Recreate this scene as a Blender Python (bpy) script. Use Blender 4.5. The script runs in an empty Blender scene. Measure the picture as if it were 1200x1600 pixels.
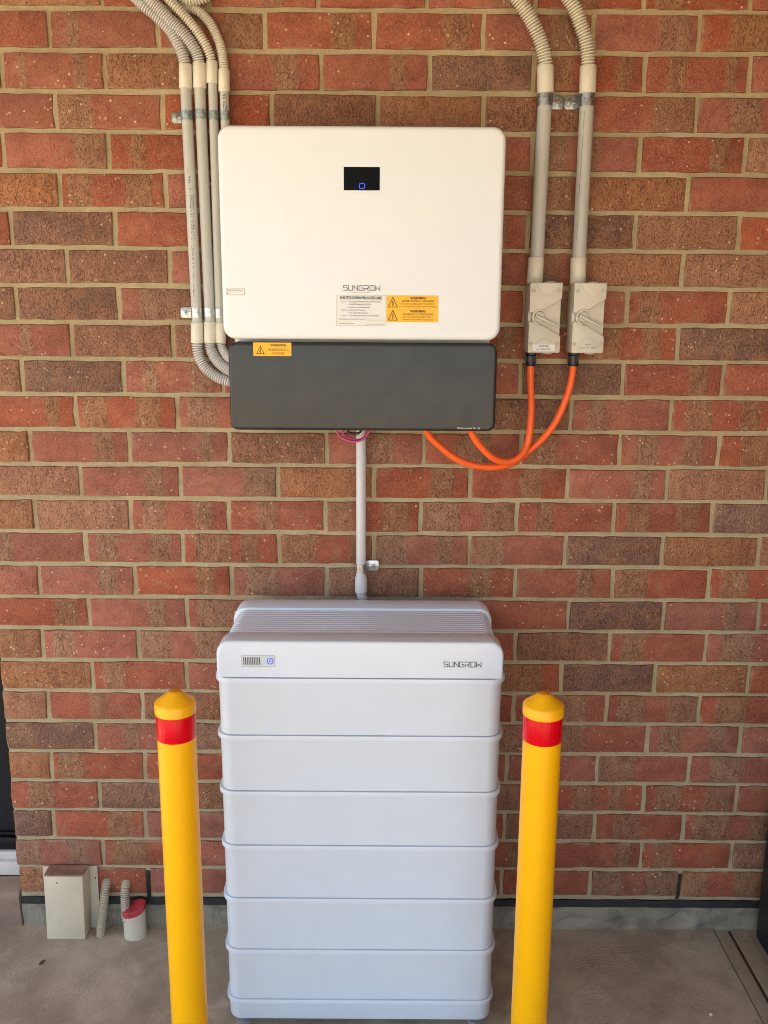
import bpy, bmesh, math, random
from mathutils import Vector, Matrix, noise

random.seed(7)
SC = bpy.context.scene
COL = SC.collection
R = math.radians

# ------------------------------------------------------------------ camera
cam_d = bpy.data.cameras.new('camera')
cam = bpy.data.objects.new('camera', cam_d)
COL.objects.link(cam)
SC.camera = cam
cam_d.sensor_fit = 'HORIZONTAL'
cam_d.sensor_width = 36.0
cam_d.lens = 36.0 * 1410.37 / 1200.0
cam_d.clip_start = 0.02
cam_d.clip_end = 2000
pitch, roll = 0.214121, -0.0062138
fw = Vector((0, math.cos(pitch), -math.sin(pitch)))
up0 = Vector((0, math.sin(pitch), math.cos(pitch)))
rt0 = Vector((1, 0, 0))
rt = rt0 * math.cos(roll) - up0 * math.sin(roll)
up = rt0 * math.sin(roll) + up0 * math.cos(roll)
m = Matrix((rt, up, -fw)).transposed().to_4x4()
m.translation = Vector((-0.0022, -2.1756, 1.6412))
cam.matrix_world = m

# ------------------------------------------------------------------ sky, sun, exposure
SUN_EL, SUN_AZ = 64.0, 232.0          # the sun stands high, behind the photographer's left shoulder
world = bpy.data.worlds.new('World')
SC.world = world
world.use_nodes = True
nt = world.node_tree
bg = nt.nodes['Background']
sky = nt.nodes.new('ShaderNodeTexSky')
sky.sky_type = 'NISHITA'
sky.sun_disc = False
sky.sun_elevation = R(SUN_EL)
sky.sun_rotation = R(SUN_AZ)
sky.air_density = 1.0
sky.dust_density = 1.0
nt.links.new(sky.outputs[0], bg.inputs[0])
bg.inputs[1].default_value = 0.12
sun_d = bpy.data.lights.new('sun', 'SUN')
sun_d.energy = 4.5
sun_d.angle = R(0.53)
sun_d.color = (1.0, 0.93, 0.82)
sun = bpy.data.objects.new('sun', sun_d)
COL.objects.link(sun)
az, el = R(SUN_AZ), R(SUN_EL)
sdir = Vector((math.sin(az) * math.cos(el), math.cos(az) * math.cos(el), math.sin(el)))
sun.rotation_euler = sdir.to_track_quat('Z', 'Y').to_euler()
sun.location = (-3, -8, 12)
SC.view_settings.view_transform = 'Standard'
SC.view_settings.look = 'None'
SC.view_settings.gamma = 1.0
SC.view_settings.exposure = 1.95
SC.render.engine = 'CYCLES'
SC.cycles.use_denoising = True
SC.cycles.adaptive_threshold = 0.02
SC.cycles.adaptive_min_samples = 24
SC.cycles.filter_width = 1.0
SC.cycles.max_bounces = 6
SC.cycles.diffuse_bounces = 4
SC.cycles.sample_clamp_indirect = 6.0

# ------------------------------------------------------------------ node helpers
class NT:
    def __init__(s, name):
        s.m = bpy.data.materials.new(name)
        s.m.use_nodes = True
        s.t = s.m.node_tree
        s.b = s.t.nodes['Principled BSDF']
    def n(s, typ, **kw):
        nd = s.t.nodes.new(typ)
        for k, v in kw.items():
            if k.startswith('i_'):
                key = k[2:]
                key = int(key) if key.isdigit() else key.replace('_', ' ')
                s.set(nd.inputs[key], v)
            else:
                setattr(nd, k, v)
        return nd
    def set(s, sock, v):
        if isinstance(v, bpy.types.NodeSocket):
            s.t.links.new(v, sock)
        elif isinstance(v, tuple) and len(v) == 3 and sock.type == 'RGBA':
            sock.default_value = (*v, 1)
        else:
            sock.default_value = v
    def math(s, op, a, b=None, c=None, clamp=False):
        nd = s.t.nodes.new('ShaderNodeMath'); nd.operation = op; nd.use_clamp = clamp
        s.set(nd.inputs[0], a)
        if b is not None: s.set(nd.inputs[1], b)
        if c is not None: s.set(nd.inputs[2], c)
        return nd.outputs[0]
    def mix(s, f, a, b, mode='MIX'):
        nd = s.t.nodes.new('ShaderNodeMix'); nd.data_type = 'RGBA'; nd.blend_type = mode
        s.set(nd.inputs[0], f); s.set(nd.inputs[6], a); s.set(nd.inputs[7], b)
        return nd.outputs[2]
    def ramp(s, f, lo, hi, a=0.0, b=1.0):
        nd = s.t.nodes.new('ShaderNodeMapRange'); nd.interpolation_type = 'SMOOTHSTEP'
        s.set(nd.inputs[0], f); s.set(nd.inputs[1], lo); s.set(nd.inputs[2], hi); s.set(nd.inputs[3], a); s.set(nd.inputs[4], b)
        return nd.outputs[0]
    def noise(s, vec, scale, detail=3.0, rough=0.55, dist=0.0):
        nd = s.t.nodes.new('ShaderNodeTexNoise')
        if vec is not None: s.set(nd.inputs['Vector'], vec)
        nd.inputs['Scale'].default_value = scale; nd.inputs['Detail'].default_value = detail
        nd.inputs['Roughness'].default_value = rough; nd.inputs['Distortion'].default_value = dist
        return nd.outputs[0]
    def voro(s, vec, scale, feature='F1', rand=1.0):
        nd = s.t.nodes.new('ShaderNodeTexVoronoi'); nd.feature = feature
        s.set(nd.inputs['Vector'], vec); nd.inputs['Scale'].default_value = scale
        nd.inputs['Randomness'].default_value = rand
        return nd
    def mapping(s, vec, scale=(1, 1, 1), loc=(0, 0, 0)):
        nd = s.t.nodes.new('ShaderNodeMapping')
        s.set(nd.inputs['Vector'], vec)
        s.set(nd.inputs['Scale'], scale); s.set(nd.inputs['Location'], loc)
        return nd.outputs[0]
    def obj(s):
        return s.t.nodes.new('ShaderNodeTexCoord').outputs['Object']
    def pos(s):
        return s.t.nodes.new('ShaderNodeNewGeometry').outputs['Position']
    def bump(s, h, strength=0.3, dist=0.002, nrm=None):
        nd = s.t.nodes.new('ShaderNodeBump')
        nd.inputs['Strength'].default_value = strength; nd.inputs['Distance'].default_value = dist
        s.set(nd.inputs['Height'], h)
        if nrm is not None: s.set(nd.inputs['Normal'], nrm)
        s.t.links.new(nd.outputs[0], s.b.inputs['Normal'])
        return nd.outputs[0]
    def base(s, col): s.set(s.b.inputs['Base Color'], col)
    def rough(s, v): s.set(s.b.inputs['Roughness'], v)

def simple(name, col, rough=0.45, metal=0.0, var=0.06, vscale=14.0, bump=0.0, bscale=300.0, spec=0.5, dirt=0.0, emit=None):
    k = NT(name)
    p = k.pos()
    nz = k.noise(p, vscale, 2.0)
    c1 = tuple(max(0, c * (1 - var)) for c in col); c2 = tuple(min(1, c * (1 + var)) for c in col)
    c = k.mix(k.ramp(nz, 0.3, 0.7), c1, c2)
    if dirt:
        dm = k.ramp(k.noise(p, 42.0, 6.0, 0.7), 0.56, 0.78, 0.0, dirt)
        c = k.mix(dm, c, (0.14, 0.11, 0.08))
    k.base(c)
    k.rough(k.ramp(k.noise(p, vscale * 2.3, 1.0), 0.25, 0.75, rough * 0.88, min(1.0, rough * 1.12)))
    k.b.inputs['Metallic'].default_value = metal
    k.b.inputs['Specular IOR Level'].default_value = spec
    if bump:
        k.bump(k.noise(p, bscale, 3.0), bump, 0.001)
    if emit:
        k.set(k.b.inputs['Emission Color'], emit[0]); k.b.inputs['Emission Strength'].default_value = emit[1]
    return k.m

# ------------------------------------------------------------------ materials
def brick_material():
    k = NT('brick_clay')
    info = k.n('ShaderNodeObjectInfo')
    oc = k.obj()
    sep = k.n('ShaderNodeSeparateXYZ'); k.set(sep.inputs[0], oc)
    rnd = info.outputs['Random']
    shift = k.n('ShaderNodeCombineXYZ')
    k.set(shift.inputs[0], k.math('MULTIPLY', rnd, 37.0)); k.set(shift.inputs[1], k.math('MULTIPLY', rnd, 11.0)); k.set(shift.inputs[2], k.math('MULTIPLY', rnd, 23.0))
    add = k.n('ShaderNodeVectorMath', operation='ADD'); k.set(add.inputs[0], oc); k.set(add.inputs[1], shift.outputs[0])
    v = add.outputs[0]
    # place along the brick, 0..1, wobbling so that bands have uneven edges
    wob = k.noise(v, 26.0, 2.0, 0.6)
    u = k.math('ADD', k.math('MULTIPLY_ADD', sep.outputs[0], 1.0 / 0.23, 0.5), k.math('MULTIPLY_ADD', wob, 0.09, -0.045))
    csep = k.n('ShaderNodeSeparateColor'); k.set(csep.inputs[0], info.outputs['Color'])
    def band(a, b):
        lo = k.ramp(k.math('SUBTRACT', u, a), -0.03, 0.03)
        hi = k.ramp(k.math('SUBTRACT', b, u), -0.03, 0.03)
        return k.math('MULTIPLY', lo, hi)
    bm_ = k.math('MAXIMUM', band(csep.outputs[0], csep.outputs[1]), band(csep.outputs[2], info.outputs['Alpha']))
    # clay colours
    n1 = k.noise(v, 18.0, 2.0, 0.6)
    n2 = k.noise(k.mapping(v, (60.0, 60.0, 22.0)), 1.0, 3.0, 0.65)
    red = k.mix(k.ramp(n1, 0.3, 0.7), (0.245, 0.056, 0.031), (0.335, 0.085, 0.046))
    tan = k.mix(k.ramp(n2, 0.3, 0.7), (0.205, 0.098, 0.050), (0.320, 0.165, 0.085))
    orange = k.mix(k.ramp(n2, 0.28, 0.72), (0.245, 0.098, 0.045), (0.37, 0.165, 0.080))
    brown = k.mix(k.ramp(n2, 0.28, 0.72), (0.175, 0.074, 0.040), (0.28, 0.120, 0.062))
    purple = k.mix(k.ramp(n1, 0.38, 0.62), (0.145, 0.078, 0.060), (0.215, 0.108, 0.065))
    banded = k.mix(k.math('MULTIPLY', bm_, k.ramp(n2, 0.15, 0.55, 0.35, 0.95)), red, tan)
    idx = info.outputs['Object Index']
    def is_(i): return k.math('COMPARE', idx, float(i), 0.25)
    c = k.mix(is_(2), banded, orange)
    c = k.mix(is_(3), c, purple)
    c = k.mix(is_(4), c, brown)
    rough_mask = k.math('MAXIMUM', bm_, k.math('GREATER_THAN', idx, 1.5))
    # brightness of each brick
    hv = k.n('ShaderNodeHueSaturation'); hv.inputs['Hue'].default_value = 0.5
    k.set(hv.inputs['Value'], k.math('MULTIPLY_ADD', rnd, 0.26, 0.85)); k.set(hv.inputs['Saturation'], k.math('MULTIPLY_ADD', k.math('FRACT', k.math('MULTIPLY', rnd, 7.3)), 0.18, 0.88))
    k.set(hv.inputs['Color'], c)
    c = hv.outputs[0]
    # fine mottling, drag marks, dark pits
    fine = k.noise(v, 330.0, 2.0, 0.7)
    c = k.mix(k.ramp(fine, 0.35, 0.68, 0.0, 0.62), c, k.mix(0.5, c, (0.52, 0.28, 0.16)))
    drag = k.noise(k.mapping(v, (340.0, 190.0, 190.0)), 1.0, 3.0, 0.72, 0.6)
    pit = k.ramp(drag, 0.545, 0.635)
    pitm = k.math('MULTIPLY', pit, k.math('MULTIPLY_ADD', rough_mask, 0.26, 0.24))
    c = k.mix(pitm, c, (0.075, 0.034, 0.022))
    bloom = k.ramp(wob, 0.50, 0.72, 0.0, 0.34)
    c = k.mix(bloom, c, (0.36, 0.185, 0.115))
    # pale quartz specks
    vo = k.voro(v, 150.0)
    vsep = k.n('ShaderNodeSeparateColor'); k.set(vsep.inputs[0], vo.outputs['Color'])
    size = k.math('MULTIPLY', k.math('POWER', vsep.outputs[1], 3.0), 0.34)
    speck = k.math('MULTIPLY', k.math('GREATER_THAN', vsep.outputs[0], 0.83), k.math('LESS_THAN', vo.outputs['Distance'], k.math('ADD', size, 0.09)))
    c = k.mix(k.math('MULTIPLY', speck, 0.8), c, (0.72, 0.52, 0.33))
    vo2 = k.voro(v, 150.0)
    v2 = k.n('ShaderNodeSeparateColor'); k.set(v2.inputs[0], vo2.outputs['Color'])
    dk = k.math('MULTIPLY', k.math('GREATER_THAN', v2.outputs[0], 0.88), k.math('LESS_THAN', vo2.outputs['Distance'], 0.22))
    c = k.mix(k.math('MULTIPLY', dk, 0.75), c, (0.05, 0.02, 0.013))
    # mortar smear along the edges
    ez = k.math('ABSOLUTE', sep.outputs[2]); ex = k.math('ABSOLUTE', sep.outputs[0])
    edge = k.math('MAXIMUM', k.ramp(ez, 0.0335, 0.0372), k.ramp(ex, 0.1105, 0.1150))
    sm = k.math('MULTIPLY', edge, k.ramp(wob, 0.42, 0.62, 0.0, 0.55))
    c = k.mix(sm, c, (0.42, 0.34, 0.22))
    k.base(c)
    k.rough(k.math('MULTIPLY_ADD', fine, 0.2, 0.68))
    k.b.inputs['Specular IOR Level'].default_value = 0.3
    h = k.math('ADD', k.math('MULTIPLY', fine, 0.35), k.math('MULTIPLY', k.math('MULTIPLY', pit, k.math('MULTIPLY_ADD', rough_mask, 0.6, 0.3)), -0.8))
    h = k.math('ADD', h, k.math('MULTIPLY', n2, k.math('MULTIPLY_ADD', rough_mask, 0.8, 0.3)))
    k.bump(h, 0.9, 0.0028)
    return k.m

def mortar_material():
    k = NT('mortar_sand')
    p = k.pos()
    a = k.noise(p, 7.0, 5.0, 0.6); b = k.noise(p, 160.0, 4.0, 0.7)
    c = k.mix(k.ramp(a, 0.3, 0.7), (0.37, 0.300, 0.172), (0.475, 0.395, 0.240))
    c = k.mix(k.ramp(b, 0.35, 0.75, 0.0, 0.5), c, (0.24, 0.19, 0.12))
    # grey weathering in streaks
    c = k.mix(k.ramp(k.noise(p, 30.0, 4.0), 0.55, 0.75, 0.0, 0.45), c, (0.33, 0.305, 0.215))
    k.base(c); k.rough(0.92); k.b.inputs['Specular IOR Level'].default_value = 0.15
    k.bump(k.math('ADD', k.math('MULTIPLY', b, 0.6), k.noise(p, 45.0, 4.0)), 0.5, 0.002)
    return k.m

def concrete_material(name, dark, light, blot=1.0):
    k = NT(name)
    p = k.pos()
    big = k.noise(p, 3.2, 5.0, 0.6, 0.4)
    c = k.mix(k.ramp(big, 0.3, 0.7), dark, light)
    mid = k.noise(p, 13.0, 6.0, 0.65)
    c = k.mix(k.ramp(mid, 0.42, 0.72, 0.0, 0.4 * blot), c, tuple(x * 0.62 for x in dark))
    c = k.mix(k.ramp(k.noise(p, 8.0, 5.0, 0.6, 0.8), 0.56, 0.74, 0.0, 0.45), c, tuple(min(1, x * 1.35) for x in light))
    fine = k.noise(p, 260.0, 4.0, 0.7)
    c = k.mix(k.ramp(fine, 0.35, 0.7, 0.0, 0.35), c, tuple(x * 0.7 for x in dark))
    # broom swirls
    sw = k.n('ShaderNodeTexWave', wave_type='RINGS', rings_direction='SPHERICAL')
    k.set(sw.inputs['Vector'], k.mapping(p, (1, 1, 1), (-0.62, 0.55, 0.0)))
    sw.inputs['Scale'].default_value = 30.0; sw.inputs['Distortion'].default_value = 9.0; sw.inputs['Detail'].default_value = 3.0; sw.inputs['Detail Scale'].default_value = 1.6
    swm = k.math('MULTIPLY', sw.outputs['Fac'], k.ramp(k.noise(p, 5.0, 2.0), 0.4, 0.65))
    c = k.mix(k.math('MULTIPLY', swm, 0.14), c, tuple(x * 1.5 for x in light))
    # rust spots
    vo = k.voro(p, 3.1)
    vs = k.n('ShaderNodeSeparateColor'); k.set(vs.inputs[0], vo.outputs['Color'])
    rs = k.math('MULTIPLY', k.math('GREATER_THAN', vs.outputs[0], 0.72), k.ramp(k.math('ADD', vo.outputs['Distance'], k.math('MULTIPLY_ADD', mid, 0.12, -0.06)), 0.02, 0.05, 0.75, 0.0))
    c = k.mix(rs, c, (0.085, 0.04, 0.022))
    k.base(c); k.rough(k.ramp(mid, 0.3, 0.7, 0.62, 0.85)); k.b.inputs['Specular IOR Level'].default_value = 0.35
    k.bump(k.math('ADD', k.math('ADD', k.math('MULTIPLY', fine, 0.5), k.math('MULTIPLY', swm, 0.35)), k.math('MULTIPLY', mid, 0.8)), 0.45, 0.002)
    return k.m

def pipe_material(name, col, scuff=0.25):
    k = NT(name)
    p = k.pos()
    a = k.noise(k.mapping(p, (60.0, 60.0, 3.0)), 1.0, 4.0)
    c = k.mix(k.ramp(a, 0.3, 0.7), tuple(x * 0.93 for x in col), tuple(min(1, x * 1.05) for x in col))
    g = k.noise(k.mapping(p, (140.0, 140.0, 14.0)), 1.0, 5.0, 0.7)
    c = k.mix(k.ramp(g, 0.6, 0.75, 0.0, scuff), c, tuple(x * 0.45 for x in col))
    k.base(c); k.rough(k.ramp(a, 0.3, 0.7, 0.36, 0.5))
    return k.m

def reflective_material():
    k = NT('reflective_red')
    p = k.pos()
    vo = k.voro(k.mapping(p, (1, 1, 1)), 260.0, 'DISTANCE_TO_EDGE', 0.15)
    c = k.mix(k.ramp(vo.outputs[0], 0.02, 0.12), (0.55, 0.0, 0.01), (0.74, 0.0, 0.008))
    k.base(c); k.rough(0.28)
    k.b.inputs['Specular IOR Level'].default_value = 0.25
    k.bump(vo.outputs[0], 0.25, 0.001)
    return k.m

def mesh_material():
    k = NT('fly_screen')
    p = k.pos()
    w1 = k.n('ShaderNodeTexWave', bands_direction='X'); k.set(w1.inputs['Vector'], p); w1.inputs['Scale'].default_value = 120.0
    w2 = k.n('ShaderNodeTexWave', bands_direction='Z'); k.set(w2.inputs['Vector'], p); w2.inputs['Scale'].default_value = 120.0
    f = k.math('MAXIMUM', w1.outputs['Fac'], w2.outputs['Fac'])
    k.base(k.mix(f, (0.006, 0.006, 0.007), (0.022, 0.022, 0.024))); k.rough(0.6); k.b.inputs['Specular IOR Level'].default_value = 0.1
    return k.m

def far_brick_material():
    k = NT('distant_brickwork')
    p = k.pos()
    sp = k.n('ShaderNodeSeparateXYZ'); k.set(sp.inputs[0], p)
    cb = k.n('ShaderNodeCombineXYZ'); k.set(cb.inputs[0], sp.outputs[0]); k.set(cb.inputs[1], sp.outputs[2])
    br = k.n('ShaderNodeTexBrick'); k.set(br.inputs['Vector'], cb.outputs[0])
    br.inputs['Scale'].default_value = 1.0; br.inputs['Brick Width'].default_value = 0.24; br.inputs['Row Height'].default_value = 0.08466
    br.inputs['Mortar Size'].default_value = 0.005
    k.set(br.inputs['Color1'], (0.27, 0.06, 0.03)); k.set(br.inputs['Color2'], (0.24, 0.11, 0.05)); k.set(br.inputs['Mortar'], (0.28, 0.23, 0.15))
    k.base(br.outputs['Color']); k.rough(0.9)
    k.bump(br.outputs['Fac'], -0.6, 0.004)
    return k.m

M = {}
M['brick'] = brick_material()
M['mortar'] = mortar_material()
M['farbrick'] = far_brick_material()
M['slab'] = concrete_material('patio_concrete', (0.31, 0.252, 0.168), (0.54, 0.46, 0.335))
M['strip'] = concrete_material('strip_concrete', (0.30, 0.24, 0.16), (0.42, 0.345, 0.24), 0.6)
M['slabedge'] = concrete_material('slab_edge_concrete', (0.19, 0.165, 0.12), (0.34, 0.30, 0.22), 2.0)
M['ground'] = concrete_material('sunlit_paving', (0.42, 0.31, 0.185), (0.53, 0.405, 0.255), 0.4)
M['ceiling'] = simple('ceiling_board', (0.42, 0.35, 0.27), 0.8)
M['rooftin'] = simple('roof_sheet', (0.3, 0.3, 0.3), 0.5)
M['dpc'] = simple('black_membrane', (0.018, 0.018, 0.018), 0.6, dirt=0.5, bump=0.4, bscale=90)
M['black'] = simple('black_plastic', (0.012, 0.012, 0.013), 0.35)
M['white'] = simple('white_enamel', (0.755, 0.805, 0.83), 0.42, var=0.008, bump=0.04, bscale=700)
M['chassis'] = simple('chassis_white', (0.7, 0.68, 0.63), 0.5, var=0.02)
M['dark'] = simple('charcoal_enamel', (0.022, 0.025, 0.026), 0.38, var=0.01, vscale=9, bump=0.05, bscale=900)
M['screen'] = simple('display_glass', (0.004, 0.004, 0.005), 0.3, spec=0.06)
M['blue'] = simple('blue_light', (0.02, 0.05, 0.6), 0.4, emit=((0.03, 0.06, 1.0), 0.6))
M['bluering'] = simple('blue_button_light', (0.03, 0.10, 0.70), 0.4, emit=((0.03, 0.12, 1.0), 0.10))
M['battery'] = simple('battery_enamel', (0.680, 0.752, 0.815), 0.40, var=0.012, bump=0.06, bscale=600)
M['batterylip'] = simple('battery_rim', (0.72, 0.745, 0.81), 0.38, var=0.012)
M['indicator'] = simple('indicator_plate', (0.60, 0.65, 0.68), 0.35)
M['seam'] = simple('grey_gasket', (0.24, 0.245, 0.25), 0.8)
M['ink'] = simple('dark_ink', (0.02, 0.02, 0.022), 0.6)
M['greyink'] = simple('grey_ink', (0.09, 0.09, 0.095), 0.6)
M['paleink'] = simple('pale_print', (0.6, 0.6, 0.6), 0.6)
M['faintink_and_shade'] = simple('faint_print_and_shade', (0.17, 0.16, 0.135), 0.6)  # print colour, also used for the shade painted behind the isolator screws
M['orangeink'] = simple('orange_ink', (0.62, 0.30, 0.08), 0.6)
M['brownink'] = simple('brown_ink', (0.05, 0.02, 0.002), 0.6)
M['lab_white'] = simple('white_label', (0.74, 0.76, 0.74), 0.5, var=0.02)
M['lab_edge'] = simple('label_edge', (0.40, 0.40, 0.38), 0.6)
M['lab_yellow'] = simple('yellow_label', (0.88, 0.46, 0.005), 0.42, var=0.02)
M['pipe'] = pipe_material('grey_conduit', (0.48, 0.485, 0.44))
M['pipe_pale'] = pipe_material('pale_grey_conduit', (0.58, 0.59, 0.60), 0.1)
M['coupling'] = pipe_material('cream_coupling', (0.68, 0.655, 0.545), 0.08)
M['flex'] = pipe_material('grey_corrugated', (0.56, 0.55, 0.54), 0.15)
M['flexcream'] = pipe_material('cream_corrugated', (0.645, 0.615, 0.51), 0.15)
M['flexlow'] = pipe_material('buff_corrugated', (0.47, 0.40, 0.29), 0.35)
M['zinc'] = simple('zinc_steel', (0.50, 0.51, 0.52), 0.32, metal=0.9, var=0.16, vscale=120)
M['zincblue'] = simple('passivated_steel', (0.30, 0.35, 0.335), 0.42, metal=0.8, var=0.3, vscale=150)
M['zincdark'] = simple('dark_zinc', (0.30, 0.31, 0.32), 0.38, metal=0.9, var=0.3, vscale=160)  # zinc of a darker tone, for the clips on the right conduits
M['screw'] = simple('screw_steel', (0.45, 0.38, 0.26), 0.4, metal=0.9)
M['isolator'] = simple('isolator_plastic', (0.59, 0.56, 0.465), 0.42, var=0.03, dirt=0.06)
M['isodial'] = simple('isolator_dial', (0.53, 0.49, 0.39), 0.42, var=0.03)
M['orange'] = simple('orange_sheath', (0.92, 0.135, 0.02), 0.40, var=0.05)
M['pink'] = simple('pink_sheath', (0.55, 0.06, 0.20), 0.4)
M['whitewire'] = simple('white_sheath', (0.62, 0.55, 0.55), 0.4)
M['yellow'] = simple('yellow_powder', (0.97, 0.475, 0.0), 0.34, var=0.02, bump=0.05, bscale=350, dirt=0.10, spec=0.35)
M['yellowcap'] = simple('yellow_cap', (0.92, 0.45, 0.0), 0.42, var=0.04, dirt=0.04)
M['knob'] = simple('cap_knob', (0.70, 0.27, 0.002), 0.45)
M['red'] = reflective_material()
M['creamtin'] = simple('cream_tin', (0.60, 0.52, 0.37), 0.5, var=0.06, vscale=10, dirt=0.5, bump=0.1, bscale=120)
M['browntin'] = simple('brown_tin', (0.27, 0.155, 0.10), 0.6, var=0.25, vscale=40)
M['primer'] = simple('red_primer', (0.36, 0.028, 0.035), 0.45, var=0.25, vscale=50)
M['pvc'] = simple('cream_pvc', (0.56, 0.50, 0.37), 0.42, dirt=0.3)
M['fly'] = mesh_material()
M['doorblack'] = simple('black_door_frame', (0.010, 0.010, 0.011), 0.4, spec=0.25)
M['doorwhite'] = simple('white_door_track', (0.62, 0.6, 0.56), 0.45, dirt=0.3)
M['sillbrick'] = concrete_material('threshold_brick', (0.24, 0.16, 0.115), (0.33, 0.23, 0.165), 1.2)
M['cabinet'] = simple('navy_black_steel', (0.016, 0.017, 0.024), 0.4, dirt=0.15)
M['leaf'] = simple('dry_leaf', (0.07, 0.035, 0.015), 0.8)
M['stone'] = simple('pale_stone', (0.6, 0.53, 0.42), 0.7)
M['post'] = simple('verandah_post', (0.5, 0.45, 0.36), 0.5)

# ------------------------------------------------------------------ mesh helpers
ORG = {}
def org(parent):
    return ORG.get(parent.name, Vector((0, 0, 0))) if parent else Vector((0, 0, 0))

class MB:
    def __init__(s): s.v = []; s.f = []
    def add(s, vs, fs):
        b = len(s.v); s.v += [tuple(v) for v in vs]; s.f += [tuple(i + b for i in f) for f in fs]
        return s
    def box(s, x0, x1, y0, y1, z0, z1, bev=0.0, seg=2):
        bm = bmesh.new()
        bmesh.ops.create_cube(bm, size=1.0)
        for v in bm.verts:
            v.co = Vector(((x0 + x1) / 2 + v.co.x * (x1 - x0), (y0 + y1) / 2 + v.co.y * (y1 - y0), (z0 + z1) / 2 + v.co.z * (z1 - z0)))
        if bev: bmesh.ops.bevel(bm, geom=bm.edges[:], offset=bev, segments=seg, profile=0.5, affect='EDGES', clamp_overlap=True)
        return s.bm(bm)
    def bm(s, bm):
        bm.verts.index_update()
        s.add([v.co.copy() for v in bm.verts], [[v.index for v in f.verts] for f in bm.faces]); bm.free()
        return s
    def lathe(s, prof, c, seg=24, axis='Z', cap0=True, cap1=True):
        """prof: list of (radius, height) along the axis from c"""
        vs, fs = [], []
        for r, h in prof:
            for i in range(seg):
                a = 2 * math.pi * i / seg
                if axis == 'Z': vs.append((c[0] + r * math.cos(a), c[1] + r * math.sin(a), c[2] + h))
                elif axis == 'Y': vs.append((c[0] + r * math.cos(a), c[1] + h, c[2] + r * math.sin(a)))
                else: vs.append((c[0] + h, c[1] + r * math.cos(a), c[2] + r * math.sin(a)))
        n = len(prof)
        for k in range(n - 1):
            for i in range(seg):
                j = (i + 1) % seg
                fs.append((k * seg + i, k * seg + j, (k + 1) * seg + j, (k + 1) * seg + i))
        if cap0: fs.append(tuple(range(seg - 1, -1, -1)))
        if cap1: fs.append(tuple((n - 1) * seg + i for i in range(seg)))
        return s.add(vs, fs)
    def tube(s, pts, rad, seg=14, caps=True):
        pts = [Vector(p) for p in pts]
        n = len(pts)
        rads = rad if isinstance(rad, (list, tuple)) else [rad] * n
        t0 = (pts[1] - pts[0]).normalized()
        ref = Vector((0, 1, 0)) if abs(t0.y) < 0.9 else Vector((1, 0, 0))
        u = (ref - t0 * ref.dot(t0)).normalized()
        vs, fs = [], []
        for k in range(n):
            t = (pts[min(k + 1, n - 1)] - pts[max(k - 1, 0)]).normalized()
            u = (u - t * u.dot(t)).normalized(); w = t.cross(u)
            for i in range(seg):
                a = 2 * math.pi * i / seg
                vs.append(pts[k] + (u * math.cos(a) + w * math.sin(a)) * rads[k])
        for k in range(n - 1):
            for i in range(seg):
                j = (i + 1) % seg
                fs.append((k * seg + i, k * seg + j, (k + 1) * seg + j, (k + 1) * seg + i))
        if caps:
            fs.append(tuple(range(seg - 1, -1, -1))); fs.append(tuple((n - 1) * seg + i for i in range(seg)))
        return s.add(vs, fs)
    def loft(s, loops, cap0=True, cap1=True):
        n = len(loops[0]); vs, fs = [], []
        for L in loops: vs += L
        for k in range(len(loops) - 1):
            for i in range(n):
                j = (i + 1) % n
                fs.append((k * n + i, k * n + j, (k + 1) * n + j, (k + 1) * n + i))
        if cap0: fs.append(tuple(range(n - 1, -1, -1)))
        if cap1: fs.append(tuple((len(loops) - 1) * n + i for i in range(n)))
        return s.add(vs, fs)
    def prism(s, poly, y0, y1):
        """polygon in x,z extruded from y0 to y1"""
        return s.loft([[(x, y0, z) for x, z in poly], [(x, y1, z) for x, z in poly]])
    def build(s, name, mat, parent=None, smooth=35.0, bevel=None):
        me = bpy.data.meshes.new(name)
        o_ = org(parent)
        me.from_pydata([(v[0] - o_.x, v[1] - o_.y, v[2] - o_.z) for v in s.v], [], s.f)
        bm = bmesh.new(); bm.from_mesh(me)
        bmesh.ops.recalc_face_normals(bm, faces=bm.faces[:])
        if bevel:
            es = [e for e in bm.edges if len(e.link_faces) == 2 and e.calc_face_angle() > R(40)]
            bmesh.ops.bevel(bm, geom=es, offset=bevel, segments=2, profile=0.5, affect='EDGES', clamp_overlap=True)
        bm.to_mesh(me); bm.free()
        if smooth:
            me.polygons.foreach_set('use_smooth', [True] * len(me.polygons))
            me.set_sharp_from_angle(angle=R(smooth))
        me.materials.append(mat)
        ob = bpy.data.objects.new(name, me)
        COL.objects.link(ob)
        if parent:
            ob.parent = parent
        ORG[ob.name] = o_
        return ob

def tag(o, label, cat, group=None):
    o['label'] = label; o['category'] = cat
    if group: o['group'] = group
    return o

def thing(name, loc, label, cat, group=None):
    o = bpy.data.objects.new(name, None)
    COL.objects.link(o); o.location = loc; o.empty_display_size = 0.05
    ORG[o.name] = Vector(loc)
    return tag(o, label, cat, group)

def structure(o):
    o['kind'] = 'structure'
    return o

def rrect(x0, x1, z0, z1, r, inset=0.0, n=6, rb=None):
    """rounded rectangle in two coordinates, counter-clockwise; rb = radius of the lower corners"""
    x0 += inset; x1 -= inset; z0 += inset; z1 -= inset
    rt_ = max(r - inset, 0.0005); rl = max((r if rb is None else rb) - inset, 0.0005)
    out = []
    for cx, cz, a0, rr in ((x1 - rl, z0 + rl, -90, rl), (x1 - rt_, z1 - rt_, 0, rt_), (x0 + rt_, z1 - rt_, 90, rt_), (x0 + rl, z0 + rl, 180, rl)):
        for i in range(n + 1):
            a = R(a0 + 90.0 * i / n)
            out.append((cx + rr * math.cos(a), cz + rr * math.sin(a)))
    return out

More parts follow.
